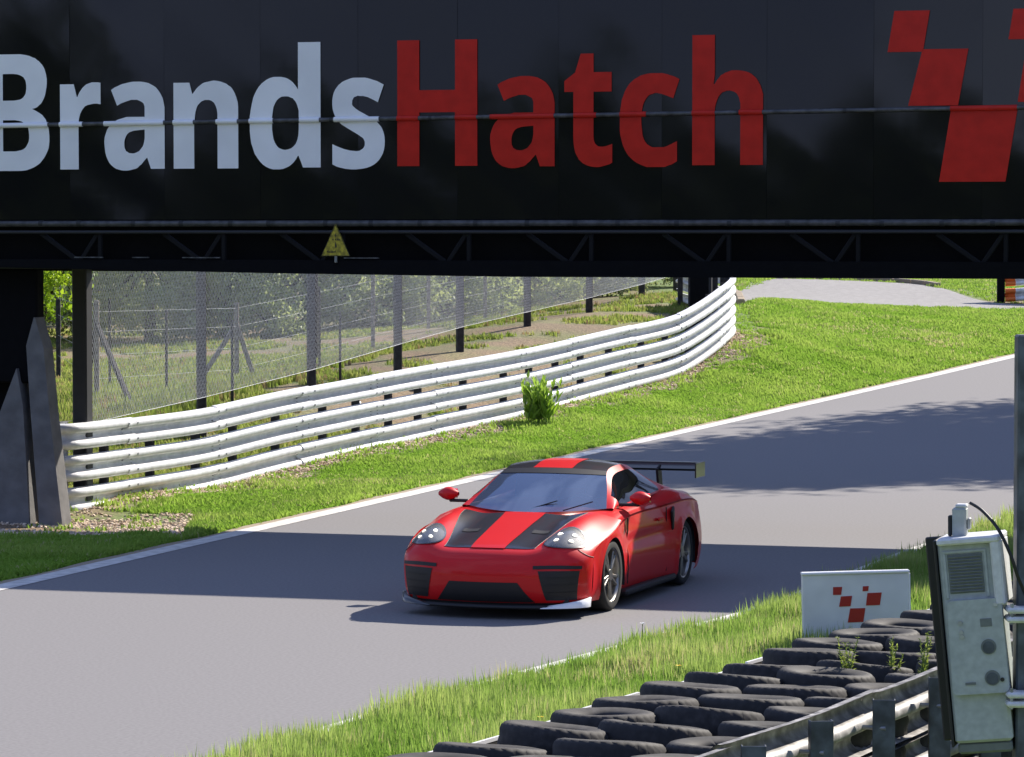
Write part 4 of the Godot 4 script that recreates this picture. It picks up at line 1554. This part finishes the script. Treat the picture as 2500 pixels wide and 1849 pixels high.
	# wheels
	for s in [-1.0, 1.0]:
		for ax in axles:
			var wd := 0.26 if ax > 0 else 0.3
			var ty := st_new()
			lathe(ty, PackedVector2Array([Vector2(0.255, -wd * 0.5), Vector2(0.3, -wd * 0.52), Vector2(0.322, -wd * 0.46), Vector2(0.328, -wd * 0.3), Vector2(0.328, wd * 0.3), Vector2(0.322, wd * 0.46), Vector2(0.3, wd * 0.52), Vector2(0.255, wd * 0.5)]), 40)
			var turn := Transform3D(Basis(Vector3(0, 0, 1), -s * PI / 2.0), Vector3(s * (0.915 - wd * 0.5), 0.328, ax))
			var wheel := put("wheel", done(ty), rubber, c, turn)
			var rm := st_new()
			lathe(rm, PackedVector2Array([Vector2(0.256, wd * 0.5 - 0.004), Vector2(0.244, wd * 0.5 - 0.006), Vector2(0.235, wd * 0.5 - 0.03), Vector2(0.228, -wd * 0.45)]), 36)
			for k in 10:
				var w := TAU * (k / 2) / 5.0 + (0.16 if k % 2 else -0.16)
				var b := Basis(Vector3.UP, w)
				box(rm, Transform3D(b, b * Vector3(0.14, wd * 0.5 - 0.03, 0)), Vector3(0.2, 0.022, 0.03), 0.006)
			rod(rm, Vector3(0, wd * 0.5 - 0.06, 0), Vector3(0, wd * 0.5 - 0.015, 0), 0.055, 16)
			put("rim", done(rm), alloy, wheel)
			var bd := st_new()
			rod(bd, Vector3(0, wd * 0.5 - 0.1, 0), Vector3(0, wd * 0.5 - 0.075, 0), 0.19, 28)
			put("brake_disc", done(bd), M.dark_steel, wheel)


# ---------------------------------------------------------------- far orange and white barrier

func far_barrier() -> void:
	var t := thing("striped_barrier", "orange and white striped steel barrier at the far right edge", "crash barrier", at(11.68, 83.0), 0.0)
	put("post", box_mesh(Vector3(0.17, 1.3, 0.2), 0.01), M.black_steel, t, Transform3D(Basis(), Vector3(-0.06, 0.5, 0)))
	for k in 3:
		put("post", box_mesh(Vector3(0.12, 1.1, 0.1), 0.01), M.black_steel, t, Transform3D(Basis(), Vector3(1.3 + k * 1.4, 0.5, -0.12)))
	for level in 3:
		for k in 6:
			var x0 := 0.03 + k * 0.55 - (0.3 if k > 0 else 0.0)
			var x1 := 0.03 + (k + 1) * 0.55 - 0.3
			var pts := PackedVector3Array()
			var nn := PackedVector3Array()
			for x in [x0, x1]:
				pts.append(Vector3(x, 0.17 + level * 0.37 + 0.06 * x, 0.0))
				nn.append(Vector3(0, 0, 1))
			put("rail_beam", beam(pts, nn, 0.0), M.orange if k % 2 == 0 else M.white_steel, t)


# ---------------------------------------------------------------- tyres

func tyre_mesh(sd: int) -> ArrayMesh:
	var prof := [Vector2(0.135, -0.08), Vector2(0.2, -0.1), Vector2(0.245, -0.113), Vector2(0.283, -0.108), Vector2(0.302, -0.092), Vector2(0.31, -0.07), Vector2(0.313, -0.035), Vector2(0.314, 0.0), Vector2(0.313, 0.035), Vector2(0.31, 0.07), Vector2(0.302, 0.092), Vector2(0.283, 0.108), Vector2(0.245, 0.113), Vector2(0.2, 0.1), Vector2(0.135, 0.08), Vector2(0.16, 0.0), Vector2(0.135, -0.08)]
	var st := st_new()
	var seg := 60
	var rows := []
	for k in seg + 1:
		var w := TAU * k / seg
		var line := PackedVector3Array()
		for i in prof.size():
			var p: Vector2 = prof[i]
			var r := p.x * 0.955
			if (i >= 4 and i <= 5) or (i >= 9 and i <= 10):
				r -= 0.013 if k % 2 == 0 else 0.0
			if i == 6 or i == 8: r -= 0.006
			r += 0.006 * sin(w * 2.0 + sd)
			line.append(Vector3(cos(w) * r, p.y + 0.002 * sin(w * 3.0 + sd * 2.0), sin(w) * r))
		rows.append(line)
	grid(st, rows)
	return done(st)


func ordinal(k: int) -> String:
	return ["first", "second", "third", "fourth", "fifth", "sixth", "seventh", "eighth", "ninth", "tenth", "eleventh", "twelfth", "thirteenth", "fourteenth", "fifteenth", "sixteenth", "seventeenth", "eighteenth", "nineteenth", "twentieth"][k]


func tyre_wall() -> void:
	var meshes := [tyre_mesh(1), tyre_mesh(4)]
	var r := RandomNumberGenerator.new()
	r.seed = 19
	var dir := Vector3(0.447, 0, -0.894)
	var across := Vector3(0.894, 0, 0.447)
	var n := 19
	for row in 3:
		for k in n:
			var foot := Vector3(-0.64, 0, -16.5) + dir * (k * 0.605 + (0.3 if row == 1 else 0.0)) + across * (0.02 + row * 0.505)
			for level in 3:
				var o := MeshInstance3D.new()
				o.name = numbered("tyre")
				o.mesh = meshes[r.randi() % 2]
				o.material_override = M.rubber if r.randf() < 0.5 else M.rubber_grey
				var p := foot + Vector3(r.randf_range(-0.035, 0.035), 0.115 + level * 0.232, r.randf_range(-0.035, 0.035))
				if level == 2: p.y += r.randf_range(-0.004, 0.03)
				var tilt := 0.05 if level == 2 else 0.01
				var lean := Basis(across, r.randf_range(-0.13, -0.04)) if level == 2 else Basis()
				o.transform = Transform3D(lean * Basis.from_euler(Vector3(r.randf_range(-tilt, tilt), r.randf() * TAU, r.randf_range(-tilt, tilt))), p)
				add_child(o, true)
				tag(o, "worn tyre, %s layer, %s from the near end, %s row" % [["bottom", "middle", "top"][level], ordinal(k), ["track side", "middle", "barrier side"][row]], "tyre", "tyres of the tyre wall")
	# the belt that is strapped along the track side
	var b := thing("conveyor_belt", "thin rubber belt with white and orange edge along the tyre wall", "belt", Vector3(-0.64, 0, -16.5))
	for k in 15:
		var a := dir * (k * 0.8 - 0.3) - across * 0.32
		var c := dir * (k * 0.8 + 0.5) - across * 0.32
		put("belt_strip", box_mesh(Vector3(0.014, 0.62, 0.8)), M.rubber, b, Transform3D(Basis.looking_at(dir), (a + c) * 0.5 + Vector3(0, 0.31, 0)))
		put("belt_edge", box_mesh(Vector3(0.018, 0.02, 0.8)), M.orange if k > 12 else M.print_white, b, Transform3D(Basis.looking_at(dir), (a + c) * 0.5 + Vector3(0, 0.622 + 0.012 * sin(k * 1.9), 0)))


func near_barrier() -> void:
	var t := thing("crash_barrier", "steel crash barrier seen from behind, standing along the tyre wall", "crash barrier", Vector3(1.157, 0, -16.6))
	var d := Vector3(1.21, 0, -2.6).normalized()
	var across := Vector3(-d.z, 0, d.x)      # away from the track
	var post := st_new()
	box(post, Transform3D(Basis(), Vector3(0, 0, 0.0)), Vector3(0.118, 0.99, 0.008), 0.002)
	for s in [-1.0, 1.0]:
		box(post, Transform3D(Basis(), Vector3(s * 0.056, 0, -0.03)), Vector3(0.007, 0.99, 0.06), 0.002)
	var pm := done(post)
	for k in range(-2, 12):
		var p := d * (k * 0.954)
		put("post", pm, M.pole_blue, t, Transform3D(Basis.from_euler(Vector3(0, 0.12 * sin(k * 2.0), 0.02 * sin(k * 3.1))), p + Vector3(0, 0.335 - 0.004 * k + 0.006 * sin(k * 2.7), 0)))
	for level in 2:
		for k in 6:
			var pts := PackedVector3Array()
			var nn := PackedVector3Array()
			for j in 8:
				pts.append(d * (-2.2 + k * 2.2 + j * 0.32) - across * 0.115 + Vector3(0, 0.668 - level * 0.35 + 0.01 * sin(j * 0.7 + k * 2.0 + level), 0))
				nn.append(-across)
			put("rail_beam", beam(pts, nn, 0.005 * (k % 2)), M.dull_steel, t)
	# bolts between post and beam
	for k in range(-2, 12):
		for level in 2:
			var st := st_new()
			var p := d * (k * 0.954) + Vector3(0, 0.668 - level * 0.35, 0)
			rod(st, p + across * 0.012, p - across * 0.12, 0.012, 8)
			put("bolt", done(st), M.galv, t)


func sign_board() -> void:
	var t := thing("sign_board", "low white board with red chequered emblem in the grass", "sign", Vector3(2.62, 0, -26.5), 0.05)
	var tilt := Basis.from_euler(Vector3(0, 0, 0.022))
	put("board", box_mesh(Vector3(0.822, 0.76, 0.04), 0.008), M.sign_white, t, Transform3D(tilt, Vector3(0, 0.305, 0)))
	put("frame", box_mesh(Vector3(0.83, 0.022, 0.07), 0.006), M.print_white, t, Transform3D(tilt, Vector3(-0.008, 0.688, 0.0)))
	put("frame", box_mesh(Vector3(0.014, 0.76, 0.06), 0.004), M.print_white, t, Transform3D(tilt, Vector3(0.413, 0.305, 0.0)))
	var px := 1.0 / (322.0 * 5.32)
	for q in [[722, 400, 840, 400, 825, 503, 718, 503], [822, 525, 968, 520, 945, 655, 795, 658], [940, 685, 1140, 685, 1110, 865, 905, 868], [1170, 490, 1358, 487, 1330, 650, 1148, 652], [1112, 400, 1190, 398, 1180, 462, 1106, 465]]:
		var pts := PackedVector2Array()
		for k in 4:
			pts.append(Vector2((q[k * 2] - 1005) * px, 0.69 - (q[k * 2 + 1] - 215) * px))
		var st := st_new()
		prism(st, pts, 0.0, 0.003)
		put("emblem_tile", done(st), M.sign_red, t, Transform3D(tilt, Vector3(0, 0, 0.021)))
	for x in [-0.3, 0.3]:
		put("leg", box_mesh(Vector3(0.04, 0.6, 0.04), 0.004), M.dark_steel, t, Transform3D(Basis(), Vector3(x, 0.2, -0.045)))


func light_panel() -> void:
	# the post it hangs on
	var p := thing("steel_post", "tall blue grey steel post at the right edge of the picture", "post", Vector3(2.255, 0, -15.05))
	put("shaft", box_mesh(Vector3(0.16, 2.85, 0.12), 0.008), M.pole_blue, p, Transform3D(Basis(), Vector3(0, 1.42, 0)))
	put("foot_plate", box_mesh(Vector3(0.34, 0.02, 0.3), 0.004), M.dark_steel, p, Transform3D(Basis(), Vector3(0, 0.01, 0)))
	var t := thing("signal_panel", "grey green signal light housing seen from behind, tilted on its post", "signal", Vector3(2.04, 1.08, -15.0), 0.0)
	t.basis = Basis.from_euler(Vector3(0, deg_to_rad(-15.0), 0)) * Basis.from_euler(Vector3(0, 0, deg_to_rad(5.6)))
	# own axes: x right, y up, z towards the viewer; 0.25 wide and 0.88 high
	put("visor", box_mesh(Vector3(0.33, 0.90, 0.03), 0.006), M.black_plastic, t, Transform3D(Basis(), Vector3(-0.045, 0.44, -0.25)))
	put("visor", box_mesh(Vector3(0.012, 0.90, 0.25), 0.003), M.black_plastic, t, Transform3D(Basis(), Vector3(-0.136, 0.44, -0.125)))
	put("housing", box_mesh(Vector3(0.25, 0.87, 0.24), 0.012), M.panel_grey, t, Transform3D(Basis(), Vector3(0, 0.44, -0.12)))
	put("rim", box_mesh(Vector3(0.272, 0.03, 0.29), 0.008), M.panel_white, t, Transform3D(Basis(), Vector3(0.014, 0.882, -0.108)))  # white plate paints the sunlit top of the grey housing
	put("rim", box_mesh(Vector3(0.045, 0.28, 0.28), 0.008), M.panel_white, t, Transform3D(Basis(), Vector3(0.128, 0.735, -0.108)))  # sunlight on the housing's right side, put in as a white plate
	var vent := put("vent", box_mesh(Vector3(0.15, 0.17, 0.006), 0.002), M.panel_dark, t, Transform3D(Basis(), Vector3(-0.01, 0.74, 0.002)))
	for k in 12:
		put("louvre", box_mesh(Vector3(0.14, 0.006, 0.012), 0.0015), M.panel_dark, vent, Transform3D(Basis.from_euler(Vector3(0.5, 0, 0)), Vector3(0, -0.075 + k * 0.0136, 0.004)))
	put("vent_frame", box_mesh(Vector3(0.19, 0.012, 0.008), 0.002), M.panel_grey, t, Transform3D(Basis(), Vector3(-0.01, 0.835, 0.003)))
	put("vent_frame", box_mesh(Vector3(0.012, 0.2, 0.008), 0.002), M.panel_grey, t, Transform3D(Basis(), Vector3(-0.098, 0.735, 0.003)))
	put("vent_frame", box_mesh(Vector3(0.012, 0.2, 0.008), 0.002), M.panel_grey, t, Transform3D(Basis(), Vector3(0.078, 0.735, 0.003)))
	# raised cover on the lower part
	var st := st_new()
	var o := PackedVector2Array()
	for q in [[0.112, 0.605, 0, 90], [-0.078, 0.605, 90, 180], [-0.088, 0.24, 180, 270], [0.112, 0.24, 270, 360]]:
		for k in 6:
			var w := deg_to_rad(lerpf(q[2], q[3], k / 5.0))
			o.append(Vector2(q[0] + 0.022 * cos(w), q[1] + 0.022 * sin(w)))
	prism(st, o, -0.01, 0.03)
	put("cover", done(st), M.panel_grey, t)
	for q in [[0.062, 0.42], [0.066, 0.285]]:
		var s := st_new()
		rod(s, Vector3(q[0], q[1], 0.025), Vector3(q[0], q[1], 0.034), 0.033, 24)
		var kn := put("cable_gland", done(s), M.panel_dark, t)
		var s2 := st_new()
		rod(s2, Vector3(q[0], q[1] - 0.003, 0.034), Vector3(q[0], q[1] - 0.003, 0.0365), 0.026, 20)
		put("cap", done(s2), M.pole_blue, kn)
	for q in [[-0.05, 0.53], [-0.05, 0.49], [-0.048, 0.47], [0.108, 0.6], [0.108, 0.275]]:
		var s := st_new()
		rod(s, Vector3(q[0], q[1], 0.028), Vector3(q[0], q[1], 0.036), 0.009, 12)
		put("screw", done(s), M.galv if q[0] < 0.1 or q[1] > 0.5 else M.ink, t)
	put("slot", box_mesh(Vector3(0.045, 0.011, 0.004)), M.panel_dark, t, Transform3D(Basis(), Vector3(-0.03, 0.265, 0.0315)))
	put("round_patch", box_mesh(Vector3(0.05, 0.035, 0.003), 0.001), M.panel_dark, t, Transform3D(Basis(), Vector3(0.06, 0.525, 0.0312)))
	put("base", box_mesh(Vector3(0.235, 0.05, 0.2), 0.01), M.panel_dark, t, Transform3D(Basis(), Vector3(0.0, -0.02, -0.12)))
	# socket on the top and its cable to the post
	var so := put("socket", box_mesh(Vector3(0.062, 0.13, 0.07), 0.008), M.panel_grey, t, Transform3D(Basis.from_euler(Vector3(0, 0, -0.09)), Vector3(-0.03, 0.955, -0.1)))
	put("clasp", box_mesh(Vector3(0.016, 0.09, 0.05), 0.004), M.dark_steel, so, Transform3D(Basis(), Vector3(-0.042, -0.015, 0)))
	put("clasp", box_mesh(Vector3(0.014, 0.05, 0.05), 0.004), M.galv, so, Transform3D(Basis(), Vector3(0.04, -0.005, 0)))
	put("socket_lid", box_mesh(Vector3(0.05, 0.016, 0.06), 0.005), M.panel_white, so, Transform3D(Basis(), Vector3(0.008, 0.072, 0)))
	var cb := st_new()
	var raw := [Vector3(1.985, 2.115, -15.08), Vector3(2.03, 2.085, -15.02), Vector3(2.09, 2.01, -14.96), Vector3(2.14, 1.90, -14.93), Vector3(2.175, 1.80, -14.94), Vector3(2.215, 1.72, -14.98)]
	var cp := PackedVector3Array()
	for k in 31:
		cp.append(spline(raw, k / 6.0))
	tube(cb, cp, PackedFloat32Array([0.0075]), 8)
	tag(put("cable", done(cb), M.black_plastic), "black cable looping from the signal housing to the post", "cable")
	# white clamps holding the housing to the post
	for y in [1.665, 1.30]:
		var k := thing("clamp", "white clamp joining the signal housing to the post, the %s one" % ("upper" if y > 1.5 else "lower"), "clamp", Vector3(2.165, y, -14.97), 0.0, "white clamps on the post")
		for s in [0.0, -0.04]:
			put("jaw", box_mesh(Vector3(0.1, 0.026, 0.13), 0.009), M.panel_white, k, Transform3D(Basis(), Vector3(0.01, s, 0)))
		var bt := st_new()
		rod(bt, Vector3(-0.02, -0.06, 0.05), Vector3(-0.02, 0.03, 0.05), 0.008, 8)
		put("bolt", done(bt), M.galv, k)


# ---------------------------------------------------------------- small plants

func plant(called: String, label: String, category: String, p: Vector3, stems: int, h: float, leaves: int, ln: float, c0: Color, c1: Color, sd: int, spread: float, droop := 1.5) -> void:
	var r := RandomNumberGenerator.new()
	r.seed = sd
	var t := thing(called, label, category, p)
	var st := st_new()
	var xf := []
	var cols := PackedColorArray()
	for k in stems:
		var w := r.randf() * TAU
		var base := Vector3(r.randf_range(-1, 1) * spread, 0, r.randf_range(-0.5, 0.5) * spread)
		var tip := base + Vector3(cos(w) * 0.22 * h, h * r.randf_range(0.6, 1.05), sin(w) * 0.22 * h)
		tube(st, PackedVector3Array([base, base.lerp(tip, 0.5) + Vector3(0, 0.03 * h, 0), tip]), PackedFloat32Array([0.006, 0.004, 0.002]), 5)
		for j in leaves:
			var f := r.randf_range(0.12, 1.0)
			xf.append(Transform3D(Basis.from_euler(Vector3(r.randf_range(-droop, -droop * 0.2), r.randf() * TAU, 0)).scaled(Vector3.ONE * r.randf_range(0.6, 1.2) * (1.15 - 0.6 * f)), base.lerp(tip, f)))
			cols.append(c0.lerp(c1, r.randf()))
	put("stem", done(st), M.bark if false else mat(lin(0.12, 0.2, 0.03), 0.7), t)
	multi("leaf", leaf_mesh(ln, ln * 0.16), M.leaf, xf, cols, t)


func small_plants() -> void:
	plant("weed", "tall green weed growing against the white barrier", "plant", at(0.42, 53.6), 38, 0.72, 9, 0.27, Color(0.2, 0.34, 0.04), Color(0.4, 0.58, 0.14), 201, 0.2, 0.65)
	var spots := [[Vector3(2.02, 0.6, -20.6), 0.3, 5, "leftmost pale feathery weed on the tyre wall"], [Vector3(2.26, 0.58, -20.7), 0.27, 6, "bright feathery weed in the middle of the tyre wall"], [Vector3(2.44, 0.58, -20.7), 0.32, 4, "feathery weed on the tyre wall beside the signal housing"]]
	for k in spots.size():
		var s = spots[k]
		plant("weed", s[3], "plant", s[0], s[2], s[1], 44, 0.045, Color(0.2, 0.28, 0.05), Color(0.34, 0.4, 0.14), 210 + k, 0.05)
	# buttercups and a clover head in the near verge
	var fl := [[1.16, 24.4, 0.22, "yellow buttercup in the long grass near the tyres", 0], [0.17, 21.95, 0.2, "yellow buttercup at the edge of the tyre wall", 0], [1.0, 26.9, 0.26, "white flower head at the edge of the track", 1]]
	for k in fl.size():
		var f = fl[k]
		var t := thing("flower", f[3], "flower", at(f[0], f[1]))
		var st := st_new()
		rod(st, Vector3.ZERO, Vector3(0.01, f[2], 0), 0.003, 5)
		put("stem", done(st), mat(lin(0.12, 0.2, 0.03), 0.7), t)
		var sp := st_new()
		sp.set_smooth_group(-1)
		for j in 5:
			var w := TAU * j / 5
			var c := Vector3(0.01, f[2], 0)
			var d := Vector3(cos(w), 0.35, sin(w)) * 0.02
			var e := Vector3(-sin(w), 0, cos(w)) * 0.013
			quad(sp, c, c + d * 0.7 + e, c + d * 1.2, c + d * 0.7 - e)
		put("petals", done(sp), mat(lin(0.8, 0.55, 0.02), 0.5) if f[4] == 0 else M.print_white, t)
	# flints lying on the bare bank behind the barrier
	var st := st_new()
	st.set_smooth_group(-1)
	for k in 6:
		var a := Vector3(cos(TAU * k / 6), 0.0, sin(TAU * k / 6)) * (1.0 if k % 2 else 0.75)
		var b := Vector3(cos(TAU * (k + 1) / 6), 0.0, sin(TAU * (k + 1) / 6)) * (0.75 if k % 2 else 1.0)
		tri(st, a, b, Vector3(0.15, 0.9, 0.1))
		tri(st, a, b, Vector3(0, -0.5, 0))
	var flint := done(st)
	var pos := [[-0.75, 58.4, 0.09], [-0.05, 60.6, 0.11], [0.5, 62.5, 0.08], [1.25, 63.5, 0.07], [1.05, 63.0, 0.06], [-2.35, 53.0, 0.08], [-1.55, 55.2, 0.09], [0.1, 59.3, 0.06]]
	var wd := ["beside the fourth dark post", "in the middle of the brown slope", "upper brown slope, largest of three", "upper brown slope, right of three", "upper brown slope, middle of three", "low on the slope by the third dark post", "just above the barrier rail", "below the large flint on the slope"]
	for k in pos.size():
		var q = pos[k]
		var o := put("flint", flint, M.sign_white if k % 2 else M.concrete)
		o.transform = Transform3D(Basis.from_euler(Vector3(0.3, k * 1.3, 0.2)).scaled(Vector3.ONE * q[2]), at(q[0], q[1], 0.02))
		tag(o, "pale flint stone lying " + wd[k], "stone", "flints on the bank")
